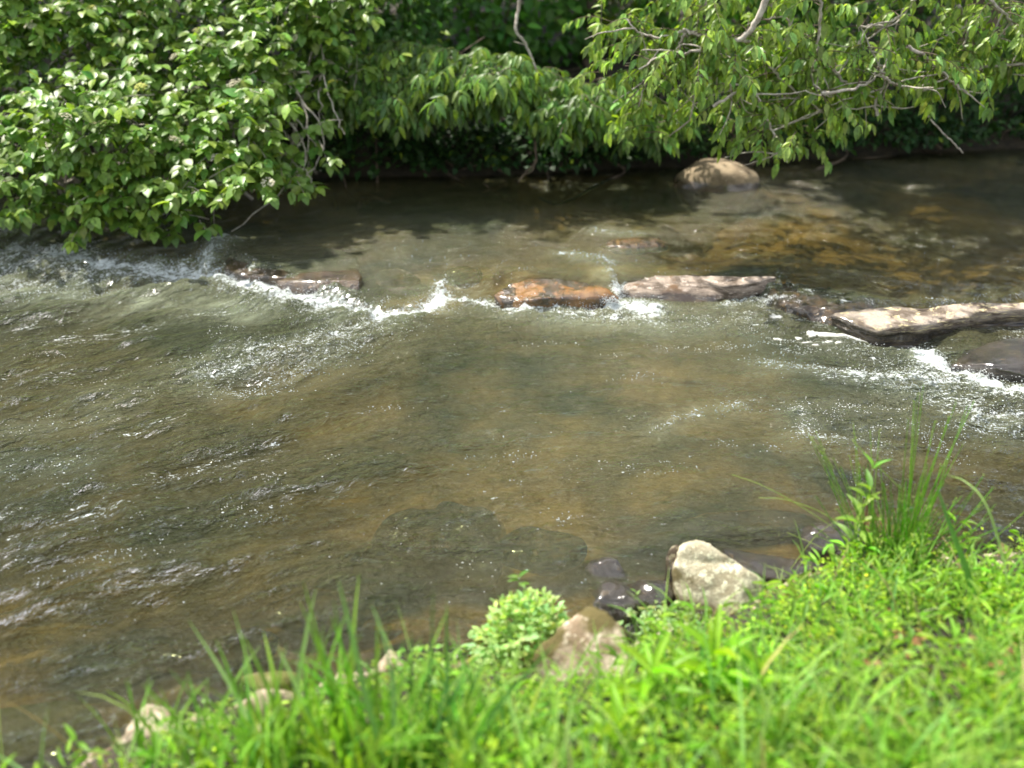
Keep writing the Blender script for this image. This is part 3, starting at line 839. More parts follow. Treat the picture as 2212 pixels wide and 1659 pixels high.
hull_rock("boulder", [blob(190, 1640, -.06, .2, .12, .05, seed=49, n=7)], M_BRN, "brown drowned stone in the lower left corner", voxel=.014, amp=.012, seed=37)
hull_rock("boulder", [blob(80, 1580, -.06, .22, .14, .06, seed=50)], M_GMOSS, "yellow algae covered drowned stone at the left edge", voxel=.014, amp=.012, seed=38)
hull_rock("submerged_rock", [blob(930, 1200, -.15, .26, .22, .12, seed=51, n=60), blob(990, 1160, -.2, .18, .14, .12, seed=151, n=60), blob(850, 1250, -.2, .17, .12, .12, seed=152, n=60)], M_SUB, "large dark drowned rock in the middle of the near shallows", voxel=.016, smooth=8, freq=5, amp=.05, seed=39)
hull_rock("submerged_rock", [blob(920, 1175, -.10, .13, .1, .07, seed=52)], M_BRN, "rust brown top on the large dark drowned rock", voxel=.014, amp=.012, seed=40)
hull_rock("submerged_rock", [blob(1160, 1190, -.12, .19, .13, .07, seed=53)], M_BRN, "tan drowned stone behind the pale green leafy clump", voxel=.014, amp=.012, seed=41)
hull_rock("submerged_rock", [blob(700, 1320, -.10, .24, .12, .05, seed=54)], M_BRN, "brown drowned stone off the tall grass", voxel=.014, amp=.012, seed=42)
hull_rock("submerged_rock", [blob(420, 1400, -.10, .30, .12, .05, seed=55)], M_BRN, "long brown drowned stone left of the grassy bank", voxel=.014, amp=.012, seed=43)
hull_rock("submerged_rock", [blob(1620, 1140, -.13, .28, .10, .06, seed=56)], M_SUB, "dark drowned stone upstream of the pale lichen boulder", voxel=.014, amp=.012, seed=44)

# gravel along the waterline
gm = MB(); ico = bmesh.new(); bmesh.ops.create_icosphere(ico, subdivisions=1, radius=1); ico.verts.ensure_lookup_table()
iv = np.array([v.co[:] for v in ico.verts]); it = np.array([[v.index for v in f.verts] for f in ico.faces]); ico.free()
n = 1500; x = rng.uniform(-1.3, 2.4, n); e_ = np.interp(x, EX, EY); y = e_ + rng.normal(.0, .09, n); z = ground_z(x, y)
r_ = rng.lognormal(math.log(.012), .45, n)
for i in range(n):
    v = iv * (1 + .22 * rng.normal(size=(len(iv), 1))) * [1, rng.uniform(.6, 1), rng.uniform(.35, .8)] * r_[i]
    a = rng.uniform(0, 6.28); v = v @ np.array([[math.cos(a), math.sin(a), 0], [-math.sin(a), math.cos(a), 0], [0, 0, 1]])
    gm.add(v + [x[i], y[i], z[i] + .002], it)
tag(link("gravel", gm.mesh("gravel", False), M_MOSS), "small brown stones and gravel strewn along the edge of the near bank", "gravel", kind="stuff")

# ------------------------------------------------------------------ foliage
M_VIB = leafmat("viburnum leaf", rough=.4, trans=.4, spec=.5)
M_DRO = leafmat("drooping tree leaf", rough=.4, trans=.4, spec=.45)
M_BG = leafmat("understorey leaf", rough=.5, trans=.4)
M_GR = leafmat("grass blade", rough=.45, trans=.45, tcol=(1.2, 1.4, .5), var=.12)
M_BARK = barkmat("grey twig bark", (.28, .24, .19), (.55, .50, .43), 40)
M_BARKD = barkmat("brown bark", (.05, .035, .022), (.16, .12, .08), 25)
M_FLW = leafmat("cream flower", rough=.6, trans=.3, tcol=(1, 1, .8), var=.1)


def tints(n, base, var=.3, yellow=.0):
    b = np.asarray(base)[None] * np.exp(rng.normal(0, var, (n, 1)))
    hue = rng.normal(0, .12, (n, 1))
    b = b * np.array([[1, 1, 1]]) + b * hue * np.array([[1.0, 0, -.5]])
    if yellow:
        k = rng.random(n) < yellow
        b[k] = np.array([.22, .32, .03]) * np.exp(rng.normal(0, .2, (k.sum(), 1)))
    return np.clip(b, .004, .9)


def twigs(lmb, bmb, P, D, L, leafL, leafW, base, tp=OVATE, step=.045, droop=.5, opposite=True, hang=.35, var=.25, yellow=0., up=(0, 0, 1), tipsize=1.0,
          bcol=(1, 1, 1), brad=.0022, tmin=.25, every=1):
    """leafy twigs: P starts, D directions, L lengths. Leaves in rows along each twig."""
    up = np.asarray(up, float)
    for i in range(len(P)):
        n = max(3, int(L[i] / step)); t = np.linspace(0, 1, n + 1)
        d0 = D[i] / np.linalg.norm(D[i])
        dirs = d0[None] + np.array([0, 0, -1.])[None] * (droop * t ** 1.3)[:, None] + rng.normal(0, .06, (n + 1, 3))
        dirs = norm(dirs); pts = P[i] + np.vstack([[0, 0, 0], np.cumsum(dirs[:-1] * L[i] / n, axis=0)])
        if bmb is not None and i % every == 0: tube(bmb, pts, brad * 1.6, brad * .6, 4, bcol)
        k = np.where(t > tmin)[0]
        q = pts[k]; dd = dirs[k]
        side = norm(np.cross(dd, up + rng.normal(0, .15, 3)))
        for sg in ((-1, 1) if opposite else (1,)):
            s = side * sg if opposite else side * np.where(np.arange(len(k)) % 2, 1, -1)[:, None]
            ld = dd * .55 + s * .8 + np.array([0, 0, -1]) * hang + rng.normal(0, .22, dd.shape)
            nn = up[None] * 1.0 + rng.normal(0, .35, dd.shape) + s * .25
            ln = leafL * rng.uniform(.5, 1.25, len(k)) * rng.uniform(.8, 1.15) * np.linspace(.9, tipsize, len(k))
            leaves(lmb, tp, q, ld, nn, ln, ln * leafW / leafL * rng.uniform(.85, 1.1, len(k)), tints(len(k), base, var, yellow) * np.linspace(.92, 1.22, len(k))[:, None])
        e = pts[-1]
        leaves(lmb, tp, np.array([e]), np.array([dirs[-1] + [0, 0, -hang * .6]]), np.array([up + rng.normal(0, .2, 3)]), np.array([leafL * tipsize]), leafW * tipsize,
               tints(1, base, var, yellow))
    return


# --- left shrub hanging over the water
def shrub_poly_right(py):
    return np.interp(py, [-200, 0, 100, 200, 285, 330, 400, 440, 480, 540], [880, 850, 800, 775, 755, 705, 680, 610, 440, 390])


sh_c = np.array([-2.3, 7.2, float(gz(-2.3, 7.2))])
shrub = thing("flowering_shrub", sh_c, "large leafy shrub with cream flower clusters hanging over the rapids at upper left", "shrub")
lmb, bmb = MB(), MB()
P = []; D = []; Ls = []; tips = []
while len(P) < 2600:
    px = rng.uniform(-420, 860); py = rng.uniform(-260, 520)
    if px > shrub_poly_right(py) + rng.normal(0, 18): continue
    if py > 470 and px < 20: continue
    lump = float(fb2(px / 170., py / 140., 91, 3))
    if lump < -.18 and rng.random() < .75: continue
    y = 5.95 + 1.05 * (1 - py / 520.) ** 1.2 - .5 * lump + .25 * ss((px - 500) / 250.) + rng.exponential(.16)
    p = aty(px, py - 30, y)
    if p[2] < .12: continue
    P.append(p); D.append(np.array([rng.normal(.05, .6), -.75 + rng.normal(0, .3), rng.normal(.35, .35)])); Ls.append(rng.uniform(.12, .26))
    tips.append(p + D[-1] / np.linalg.norm(D[-1]) * Ls[-1] * .9)
P = np.array(P); D = np.array(D); Ls = np.array(Ls)
twigs(lmb, bmb, P, D, Ls, .078, .052, (.145, .245, .04), OVATE, step=.05, droop=.45, hang=.35, var=.22, yellow=.05, up=(0, -.25, 1), every=3)
# interior: plain leaves filling the bush, inner shade put into a darker tint
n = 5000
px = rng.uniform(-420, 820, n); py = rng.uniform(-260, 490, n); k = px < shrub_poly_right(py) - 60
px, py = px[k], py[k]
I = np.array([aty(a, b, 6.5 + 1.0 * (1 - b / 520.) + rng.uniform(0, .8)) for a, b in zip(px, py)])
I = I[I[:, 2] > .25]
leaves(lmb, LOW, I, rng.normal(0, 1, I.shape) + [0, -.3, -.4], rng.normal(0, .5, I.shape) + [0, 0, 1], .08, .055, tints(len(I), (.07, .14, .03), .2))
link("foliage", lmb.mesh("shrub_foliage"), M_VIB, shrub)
# woody branches arching out from the root
for a in range(46):
    px = rng.uniform(60, 740); py = rng.uniform(60, 430)
    if px > shrub_poly_right(py) - 60: px = shrub_poly_right(py) - 70
    e = aty(px, py, 6.05 + .9 * (1 - py / 520.) + rng.uniform(.0, .25))
    s = sh_c + np.array([rng.uniform(-.7, 1.0), rng.uniform(-.5, .3), .1])
    mid = (s + e) / 2 + np.array([rng.normal(0, .15), 0, rng.uniform(.1, .5)])
    tube(bmb, bez([s, mid, e + (mid - e) * .3 + [0, 0, .08], e], 14, .01), .012, .003, 5, (1, 1, 1))
for c in [[(690, 60), (705, 190), (730, 260), (745, 290)], [(500, 60), (545, 170), (585, 230), (620, 300)], [(560, 120), (640, 190), (665, 290), (650, 400)], [(470, 150), (600, 210), (690, 330)],
          [(620, 260), (660, 330), (600, 420), (500, 500)], [(300, 240), (350, 330), (370, 400)], [(280, 260), (360, 330), (480, 350)], [(560, 300), (640, 350), (680, 400)], [(520, 330), (620, 390), (650, 430)],
          [(600, 150), (660, 240), (640, 330)], [(640, 200), (700, 300), (660, 390)]]:
    tube(bmb, bez([aty(a, b, 6.1 + .9 * (1 - b / 520.)) for a, b in c], 14, .006), .007, .003, 5)
link("branches", bmb.mesh("shrub_branches"), M_BARK, shrub)
# flower clusters
def flower_mesh(col, n=46, R=.032, fl=.006):
    mb = MB(); r = rng.random(n); th = rng.random(n) * 6.283
    rr = R * np.sqrt(r)
    p = np.stack([rr * np.cos(th), rr * np.sin(th), .012 - .012 * r + rng.normal(0, .002, n)], 1)
    for q in range(5):
        a = q * 1.257 + rng.random(n)
        d = np.stack([np.cos(a), np.sin(a), np.full(n, .25)], 1)
        leaves(mb, LOW, p, d, np.tile([0., 0, 1], (n, 1)), fl, fl * .8, np.tile(col, (n, 1)) * rng.uniform(.85, 1.1, (n, 1)))
    for q in range(6):
        tube(mb, [[0, 0, -.03], p[q]], .0012, .0008, 3, (.2, .3, .08))
    return mb.mesh("flower_cluster")


fw = [flower_mesh((.60, .57, .42)), flower_mesh((.62, .57, .48), 38, .028), flower_mesh((.40, .42, .06), 40, .026, .005)]
fpos = [(250, 20), (330, 25), (20, 60), (40, 90), (75, 65), (60, 130), (0, 190), (540, 20), (595, 15), (560, 55), (100, 140), (130, 90), (170, 105), (300, 140), (200, 225), (330, 200), (150, 270),
        (110, 285), (220, 300), (230, 430), (270, 455), (290, 300), (330, 350), (410, 20), (445, 80), (600, 155), (660, 190), (690, 165), (705, 150), (625, 15), (510, 200), (480, 260), (20, 345), (50, 345),
        (300, 45), (210, 30), (140, 20), (420, 210), (70, 215), (610, 360), (560, 480), (240, 470), (390, 320), (340, 420), (630, 90), (680, 60), (370, 120), (40, 250), (180, 350), (465, 340)]
ta = np.array(tips)
tp_px = np.stack([1106 + F * ta[:, 0] / (ta[:, 1] * CT - (ta[:, 2] - CAMH) * ST), 829.5 - F * (ta[:, 1] * ST + (ta[:, 2] - CAMH) * CT) / (ta[:, 1] * CT - (ta[:, 2] - CAMH) * ST)], 1)
used = set()
for i, (a, b) in enumerate(fpos):
    dd = np.hypot(tp_px[:, 0] - a, tp_px[:, 1] - b) + 200 * np.maximum(0, ta[:, 1] - (5.95 + 1.0 * (1 - b / 520.)))
    j = int(np.argmin(dd))
    if j in used: continue
    used.add(j)
    o = link("flower_cluster", fw[(0, 1, 0, 2)[i % 4]], M_FLW, shrub)
    o.location = [float(v) for v in ta[j] + [0, -.05, .05]]
    o.rotation_euler = (rng.uniform(.1, .7), rng.uniform(-.3, .3), rng.uniform(0, 6))
    o.scale = (1.1,) * 3 if i % 3 else (1.4,) * 3

# --- drooping tree at right
def lower_env(px):
    return np.interp(px, [1280, 1330, 1380, 1420, 1480, 1540, 1600, 1640, 1700, 1745, 1790, 1840, 1900, 1960, 2040, 2100, 2212, 2500],
                     [150, 240, 300, 330, 330, 300, 330, 390, 375, 385, 310, 320, 265, 230, 265, 235, 225, 240])


T_D = 6.35
tr_c = np.array([3.6, 8.8, gz(3.6, 8.8)])
droop = thing("overhanging_tree", tr_c, "pale limbed tree with drooping yellow green leaves reaching over the pool at upper right", "tree")
lmb, bmb = MB(), MB()
BR = [[(1673, -40), (1631, 52), (1590, 88), (1538, 92), (1505, 110), (1440, 118), (1380, 150)],
      [(1620, 90), (1510, 75), (1475, 66), (1444, 78), (1390, 75), (1350, 40)], [(1480, 66), (1510, 75), (1545, 104), (1583, 146), (1620, 185)],
      [(1718, -40), (1708, 45), (1692, 111)], [(1635, 80), (1652, 128), (1687, 170), (1742, 215), (1780, 245)], [(1774, -30), (1774, 21), (1767, 87), (1767, 121), (1753, 160), (1770, 210)],
      [(2010, -30), (1964, 10), (1930, 45), (1895, 55), (1850, 55)], [(1628, 194), (1652, 243), (1676, 302), (1700, 350)], [(1774, 201), (1843, 191), (1885, 173), (1905, 150)],
      [(1905, 163), (1930, 180), (1978, 194), (2040, 190)], [(1895, 250), (1892, 215), (1909, 170), (1860, 60)], [(2300, 140), (2180, 140), (2100, 145), (2060, 150)], [(1440, 128), (1400, 170), (1380, 230)],
      [(2130, -10), (2170, 30), (2212, 80), (2300, 110)], [(1480, 70), (1460, 110), (1440, 130)], [(1500, 130), (1500, 200), (1490, 260)], [(1540, 230), (1600, 190), (1560, 180)],
      [(2000, 245), (2050, 300), (2080, 330)], [(1800, 150), (1830, 185), (1860, 200)], [(2070, 10), (2090, 60), (2080, 110)], [(1960, 100), (2010, 130), (2060, 180), (2090, 200)]]
bpts = []
for i, b in enumerate(BR):
    dy = rng.uniform(-.25, .25)
    c = bez([aty(x_, y_, T_D - .5 + dy * .5 + .02 * j) for j, (x_, y_) in enumerate(b)], 6 * len(b), .004)
    r0 = .018 if i in (0, 3) else .005 if i == 17 else .0095
    tube(bmb, c, r0, .004, 6)
    bpts.append(c)
    for q in range(5 if i != 17 else 0):
        k_ = rng.integers(2, len(c)); s_ = c[k_]; dr = np.array([rng.normal(0, .8), rng.uniform(-.2, .6), rng.normal(-.25, .4)]); dr /= np.linalg.norm(dr)
        e_ = s_ + dr * rng.uniform(.14, .34); tube(bmb, bez([s_, (s_ + e_) / 2 + rng.normal(0, .02, 3), e_], 8, .002), .0055, .002, 5)
# limbs running back to the trunk, above the frame
for i in (0, 3, 5, 6, 13):
    s = bpts[i][0]
    m_ = np.array([(s[0] + tr_c[0]) / 2, 7.4, max(s[2] + .9, 2.2)])
    tube(bmb, bez([tr_c + [0, 0, 3.0], m_, s + [0, .2, .2], s], 20, .01), .05, .017, 7)
link("limbs", bmb.mesh("tree_limbs"), M_BARK, droop)
tmb = MB(); tube(tmb, bez([tr_c - [0, 0, .2], tr_c + [.05, 0, 1.6], tr_c + [0, 0, 3.2], tr_c + [.2, .2, 5.5]], 24, .01), .16, .08, 10)
link("trunk", tmb.mesh("trunk"), M_BARKD, droop)
cn = 9000  # crown leaves above the frame, added and shaped to shade the far pool
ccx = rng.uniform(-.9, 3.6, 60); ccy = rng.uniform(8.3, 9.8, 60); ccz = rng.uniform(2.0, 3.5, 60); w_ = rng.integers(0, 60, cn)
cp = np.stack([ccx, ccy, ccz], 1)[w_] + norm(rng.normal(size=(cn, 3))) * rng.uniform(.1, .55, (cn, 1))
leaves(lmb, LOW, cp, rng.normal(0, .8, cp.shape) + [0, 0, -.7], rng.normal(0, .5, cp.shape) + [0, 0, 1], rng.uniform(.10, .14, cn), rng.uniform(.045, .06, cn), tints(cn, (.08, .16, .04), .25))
P = []; D = []; Ls = []
allb = np.vstack(bpts)
while len(P) < 480:
    px = rng.uniform(1290, 2450); py = rng.uniform(-200, 370)
    lo = lower_env(px)
    L = rng.uniform(.16, .30)
    if py + L * 430 > lo: continue
    # gap of bare dark between crown and the left part
    y = T_D + rng.normal(0, .28) + .25 * float(fb2(px / 120., py / 90., 95, 2))
    dens = float(fb2(px / 150. + py / 260., py / 52., 97, 3))
    if dens < .10 and rng.random() < .97: continue
    P.append(aty(px, py, y)); D.append(np.array([rng.normal(0, .9), rng.normal(-.4, .5), rng.normal(.05, .3)])); Ls.append(L)
for j in rng.integers(0, len(allb), 260):
    q_ = allb[j]; dq = q_[1] * CT - (q_[2] - CAMH) * ST
    if 829.5 - F * (q_[1] * ST + (q_[2] - CAMH) * CT) / dq > lower_env(1106 + F * q_[0] / dq) - 75: continue
    P.append(allb[j] + [0, .01, 0]); D.append(np.array([rng.normal(0, .9), rng.normal(.25, .6), rng.normal(-.1, .35)])); Ls.append(rng.uniform(.14, .26))
for (tx, ty) in [(1392, 370), (1430, 335), (1340, 240), (1640, 395), (1610, 345), (1740, 385), (1700, 350), (1680, 320), (1655, 370), (1820, 325), (1850, 290), (1560, 330), (1900, 270), (2050, 250), (2110, 225), (2000, 235), (2180, 215)]:
    for q in range(7):
        P.append(aty(tx + rng.normal(0, 16), ty - 70 - q * 14, T_D - .15 + rng.normal(0, .06))); D.append(np.array([rng.normal(0, .5), -.2, .1])); Ls.append(rng.uniform(.12, .2))
P = np.array(P); Ls = np.array(Ls); D = np.array(D)
bm2 = MB()
twigs(lmb, bm2, P, D, Ls, .074, .030, (.21, .32, .07), LANCE, step=.032, droop=.95, hang=.6, var=.28, yellow=.2, up=(0, -.35, .95), brad=.0018, every=1)
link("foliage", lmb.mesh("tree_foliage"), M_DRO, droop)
link("twigs", bm2.mesh("tree_twigs"), M_BARKD, droop)

# --- middle mounded bush
mid_c = np.array([-.2, 8.0, gz(-.2, 8.0)])
midb = thing("drooping_bush", mid_c, "dark green bush with drooping narrow leaves over the far bank, behind the bare hanging vine", "bush")
lmb, bmb = MB(), MB()
P = []; D = []; Ls = []
while len(P) < 1250:
    px = rng.uniform(740, 1460); top = np.interp(px, [740, 850, 950, 1100, 1200, 1300, 1460], [150, 95, 115, 125, 180, 190, 240])
    lo = np.interp(px, [740, 800, 900, 1000, 1100, 1180, 1250, 1300, 1390, 1460], [250, 270, 280, 250, 210, 290, 290, 300, 310, 290])
    py = rng.uniform(top, lo); L = rng.uniform(.15, .3)
    if py + L * 300 > lo + 20: continue
    f = (py - top) / (lo - top)
    y = 7.35 - .55 * f + rng.normal(0, .12) - .3 * float(fb2(px / 110., py / 80., 99, 2))
    P.append(aty(px, py, y)); D.append(np.array([rng.normal(.2, .7), -.7, rng.normal(.2, .3)])); Ls.append(L)
twigs(lmb, bmb, np.array(P), np.array(D), np.array(Ls), .088, .034, (.11, .20, .04), LANCE, step=.034, droop=1.0, hang=.65, var=.28, yellow=.12, up=(0, -.5, .85), brad=.002, every=2)
link("foliage", lmb.mesh("bush_foliage"), M_DRO, midb)
for a in range(16):
    e = aty(rng.uniform(800, 1420), rng.uniform(120, 240), rng.uniform(7.0, 7.4)); s = mid_c + [rng.uniform(-.8, .9), rng.uniform(-.3, .3), 0]
    tube(bmb, bez([s, (s + e) / 2 + [0, .15, .0], e], 12, .01), .012, .004, 5)
link("branches", bmb.mesh("bush_branches"), M_BARKD, midb)

# hanging vine and root
vmb = MB()
tube(vmb, bez([aty(1130, -160, 7.0), aty(1121, 0, 7.0), aty(1115, 62, 6.95), aty(1136, 97, 6.95), aty(1159, 153, 6.9), aty(1160, 185, 6.9)], 30, .002), .013, .006, 6)
tube(vmb, bez([aty(1136, 97, 6.95), aty(1110, 90, 6.9)], 6), .004, .002, 4)
tag(link("hanging_vine", vmb.mesh("hanging_vine"), M_BARK), "bare grey crooked vine hanging down in front of the dark bushes", "vine")
rmb = MB()
tube(rmb, bez([aty(1150, 240, 6.95), aty(1155, 295, 6.95), aty(1157, 347, 6.9), aty(1135, 372, 6.85), aty(1119, 394, 6.8)], 20, .003), .012, .005, 6)
tube(rmb, bez([aty(1156, 345, 6.9), aty(1150, 368, 6.85), aty(1128, 378, 6.8)], 8), .008, .004, 5)
tag(link("dead_root", rmb.mesh("dead_root"), M_BARKD), "brown dead root dangling from the far bank into the dark water", "root")

# --- undergrowth shrubs on the far bank
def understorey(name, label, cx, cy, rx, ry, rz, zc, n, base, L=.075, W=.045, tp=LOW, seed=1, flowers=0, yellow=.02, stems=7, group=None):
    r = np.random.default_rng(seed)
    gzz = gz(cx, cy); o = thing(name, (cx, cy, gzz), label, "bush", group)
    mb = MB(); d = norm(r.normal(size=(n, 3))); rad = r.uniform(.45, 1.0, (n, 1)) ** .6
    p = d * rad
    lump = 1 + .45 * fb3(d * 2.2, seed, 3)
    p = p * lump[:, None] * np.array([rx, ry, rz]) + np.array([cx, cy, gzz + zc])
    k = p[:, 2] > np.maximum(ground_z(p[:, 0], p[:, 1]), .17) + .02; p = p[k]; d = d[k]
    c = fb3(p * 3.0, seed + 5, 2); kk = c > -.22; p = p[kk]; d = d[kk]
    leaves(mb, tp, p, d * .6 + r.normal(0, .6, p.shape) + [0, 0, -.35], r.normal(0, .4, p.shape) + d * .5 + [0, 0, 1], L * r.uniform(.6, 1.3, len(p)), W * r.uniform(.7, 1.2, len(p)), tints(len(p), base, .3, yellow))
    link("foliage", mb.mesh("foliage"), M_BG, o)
    sm = MB()
    for q in range(stems):
        e = np.array([cx, cy, gzz + zc]) + r.normal(0, .5, 3) * [rx, ry, rz]; s = np.array([cx + r.normal(0, .15) * rx, cy + r.normal(0, .15), gzz - .05])
        tube(sm, bez([s, (s + e) / 2 + r.normal(0, .08, 3), e], 10), .014, .004, 5)
    link("stems", sm.mesh("stems"), M_BARKD, o)
    if flowers:
        fm_ = fw[1]
        for q in range(flowers):
            f = link("flower_cluster", fm_, M_FLW, o); j = r.integers(len(p)); f.location = [float(v) for v in p[j] + [0, -.05, .05]]; f.rotation_euler = (.6, 0, r.uniform(0, 6)); f.scale = (1.2,) * 3
    return o


understorey("bush", "broad leaved bush filling the gap between the flowering shrub and the dark trees", -1.1, 8.0, .75, .5, .8, .7, 2600, (.06, .14, .03), seed=61)
understorey("bush", "low dark ivy like bush on the far bank beside the flowering shrub", -.95, 7.3, .6, .3, .35, .1, 2400, (.035, .085, .02), L=.06, seed=62)
understorey("bush", "low dark ivy like bush on the far bank under the middle bush", .1, 7.45, .85, .32, .34, .1, 3600, (.03, .075, .02), L=.06, seed=63)
understorey("bush", "dark bush on the far bank behind the round boulder", 1.5, 7.75, .9, .35, .5, .15, 3000, (.035, .09, .022), L=.06, seed=64)
understorey("bush", "dark bush on the far bank under the drooping tree, right of the boulder", 2.9, 8.1, .95, .42, .5, .12, 4200, (.03, .08, .02), L=.06, seed=65)
understorey("bush", "dark bush on the far bank at the right edge of the picture", 4.4, 8.45, .95, .45, .6, .15, 3600, (.03, .08, .02), L=.06, seed=66)
understorey("bush", "bright maple leaved sapling high above the middle bush", -.2, 9.3, 1.0, .7, .8, .5, 2600, (.08, .20, .03), L=.10, W=.075, tp=OVATE, seed=67)
understorey("bush", "bright leaved sapling behind the pale limbs of the drooping tree", 1.9, 9.2, 1.0, .6, .8, .5, 2800, (.09, .22, .03), L=.10, W=.07, tp=OVATE, seed=68, yellow=.08)
understorey("bush", "pale flowering bush in the gap left of the pale limbs", .85, 9.9, .5, .4, .55, .5, 1500, (.16, .22, .08), seed=69, flowers=14)
understorey("bush", "leafy bush behind the drooping tree at the far right", 3.9, 9.6, 1.3, .7, .9, .6, 3400, (.06, .15, .03), L=.09, W=.05, seed=70)
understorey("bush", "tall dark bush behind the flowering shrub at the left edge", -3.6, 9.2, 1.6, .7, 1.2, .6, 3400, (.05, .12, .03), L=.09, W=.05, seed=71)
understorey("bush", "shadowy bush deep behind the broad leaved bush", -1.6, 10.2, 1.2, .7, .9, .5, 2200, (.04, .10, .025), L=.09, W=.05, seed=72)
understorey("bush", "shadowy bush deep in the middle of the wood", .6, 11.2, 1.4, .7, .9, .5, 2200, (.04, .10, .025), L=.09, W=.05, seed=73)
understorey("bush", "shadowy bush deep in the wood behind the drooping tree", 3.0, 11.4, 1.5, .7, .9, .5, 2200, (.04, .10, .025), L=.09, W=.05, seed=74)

for q_i, (bx_, w_l) in enumerate([(-.35, "left of the dead root"), (.55, "right of the dead root"), (1.05, "just left of the round boulder"), (2.1, "just right of the round boulder"), (2.9, "right of the boulder under the drooping tree"), (3.7, "near the right edge of the picture"), (4.5, "at the right edge of the picture")]):
    by_ = float(np.interp(bx_, FXB, FYB))
    understorey("bush", "low leafy fringe hanging over the waterline " + w_l, bx_, by_ + .08, .55, .24, .26, .08, 1700, (.035, .085, .02), L=.055, W=.032, seed=160 + q_i, stems=3)

# --- trees of the wood
def tree(x, y, h, rx, zc, rz, n, label, seed, rt=.11, lean=0.0):
    r = np.random.default_rng(seed); g0 = gz(x, y)
    o = thing("tree", (x, y, g0), label, "tree", "trees of the wood on the far bank")
    tm = MB(); tube(tm, bez([(x, y, g0 - .2), (x + lean * .3, y, g0 + h * .3), (x + lean, y + .1, g0 + h * .65), (x + lean * 1.2, y, g0 + h * .95)], 24, .012), rt, rt * .35, 9)
    for q in range(9):
        t = r.uniform(.35, .8); s = np.array([x + lean * t, y, g0 + h * t]); a = r.uniform(0, 6.28)
        e = s + np.array([math.cos(a) * rx * .8, math.sin(a) * rx * .8, r.uniform(.2, 1.2)])
        tube(tm, bez([s, (s + e) / 2 + [0, 0, .2], e], 10, .02), rt * .35, .012, 6)
    link("trunk", tm.mesh("trunk"), M_BARKD, o)
    mb = MB(); nc = 34
    cc = norm(r.normal(size=(nc, 3))) * r.uniform(.35, 1, (nc, 1)) * [rx, rx, rz] + [x + lean, y, g0 + zc]
    w = r.integers(0, nc, n)
    p = cc[w] + norm(r.normal(size=(n, 3))) * r.uniform(.2, 1, (n, 1)) * (.32 * rx)
    leaves(mb, LOW, p, r.normal(0, .8, p.shape) + [0, 0, -.5], r.normal(0, .5, p.shape) + [0, 0, 1], r.uniform(.13, .2, n), r.uniform(.08, .13, n), tints(n, (.06, .13, .03), .25))
    link("crown", mb.mesh("crown"), M_BG, o)


tree(-5.2, 11.6, 6.8, 2.2, 4.6, 2.0, 9000, "tree at the far left of the wood behind the flowering shrub", 81)
tree(-2.0, 11.8, 7.2, 2.1, 4.9, 2.1, 9000, "tree standing in the wood behind the broad leaved bush", 82)
tree(.62, 9.2, 6.6, 1.3, 4.6, 1.6, 9000, "thin brown trunked tree just behind the middle bush", 83, rt=.05, lean=.3)
tree(2.4, 12.0, 7.4, 2.0, 5.0, 2.3, 9000, "tree in the wood behind the drooping tree", 84)
tree(5.4, 11.4, 7.4, 2.1, 5.2, 2.3, 9000, "tree in the wood at the far right", 85)
tree(-3.2, 9.9, 5.4, 1.5, 3.3, 1.3, 8000, "low crowned tree added for shade behind the flowering shrub", 90)  # this and the next two: unseen crowns added to darken the bushes
tree(-.9, 10.4, 5.6, 1.6, 3.3, 1.3, 8000, "low crowned tree added for shade deep behind the middle bush", 91)
tree(3.6, 10.2, 5.6, 1.7, 3.3, 1.3, 8000, "low crowned tree added for shade behind the drooping tree", 92)
tree(8.6, 12.8, 7.5, 2.3, 5.0, 2.4, 8000, "tree beyond the right edge of the wood", 86)
tree(-9.0, 13.0, 7, 2.2, 4.8, 2.3, 8000, "tree beyond the left edge of the wood", 87)

# ------------------------------------------------------------------ near bank plants
G1 = (.17, .33, .04); G2 = (.28, .43, .035); G3 = (.09, .20, .05)


def on_bank(px, py, z=.2):
    """point of the bank under a photograph position"""
    p = at(px, py, z)
    for _ in range(12):
        z = gz(p[0], p[1]); p = at(px, py, max(z, -.02))
    return p


# ground cover: countless small leaves and short blades
n = 70000
x = rng.uniform(-1.5, 2.9, n); y = rng.uniform(.9, 3.6, n)
d = np.interp(x, EX, EY) - y
cov = ss((x + .5) / .7) * .85 + .15
dl = .06 + .12 * (1 - ss((x + .1) / .5)) + .16 * np.exp(-((x - .72) / .3) ** 2) + .12 * np.exp(-((x - .25) / .2) ** 2)
ex_ = np.exp(-(((x - .15) / .17) ** 2 + ((y - 2.42) / .15) ** 2)) + np.exp(-(((x - .60) / .2) ** 2 + ((y - 2.72) / .13) ** 2)) + np.exp(-(((x + .62) / .2) ** 2 + ((y - 2.30) / .08) ** 2))
k = (rng.random(n) > ex_ * 1.6) & (d > dl + .05 * fb2(x * 4, y * 4, 105, 2)) & (rng.random(n) < cov * np.clip(.5 + 1.4 * (fb2(x * 5, y * 5, 107, 3) + .25), 0, 1))
x, y = x[k], y[k]; n = len(x); gzv = ground_z(x, y)
hgt = .04 + .06 * (1 + fb2(x * 3.2, y * 3.2, 109, 3)) 
mb = MB()
p = np.stack([x, y, gzv + rng.uniform(.0, 1, n) ** .7 * hgt], 1)
a = rng.uniform(0, 6.28, n)
dd = np.stack([np.cos(a), np.sin(a), rng.uniform(-.1, .7, n)], 1); nn = rng.normal(0, .3, (n, 3)) + [0, -.1, 1]
cl = fb2(x * 2.3, y * 2.3, 111, 3)[:, None]
C = tints(n, (.27, .41, .03), .30, .12) * (1 + .25 * cl)
br = rng.random(n) < .012; C[br] = [.22, .12, .05]
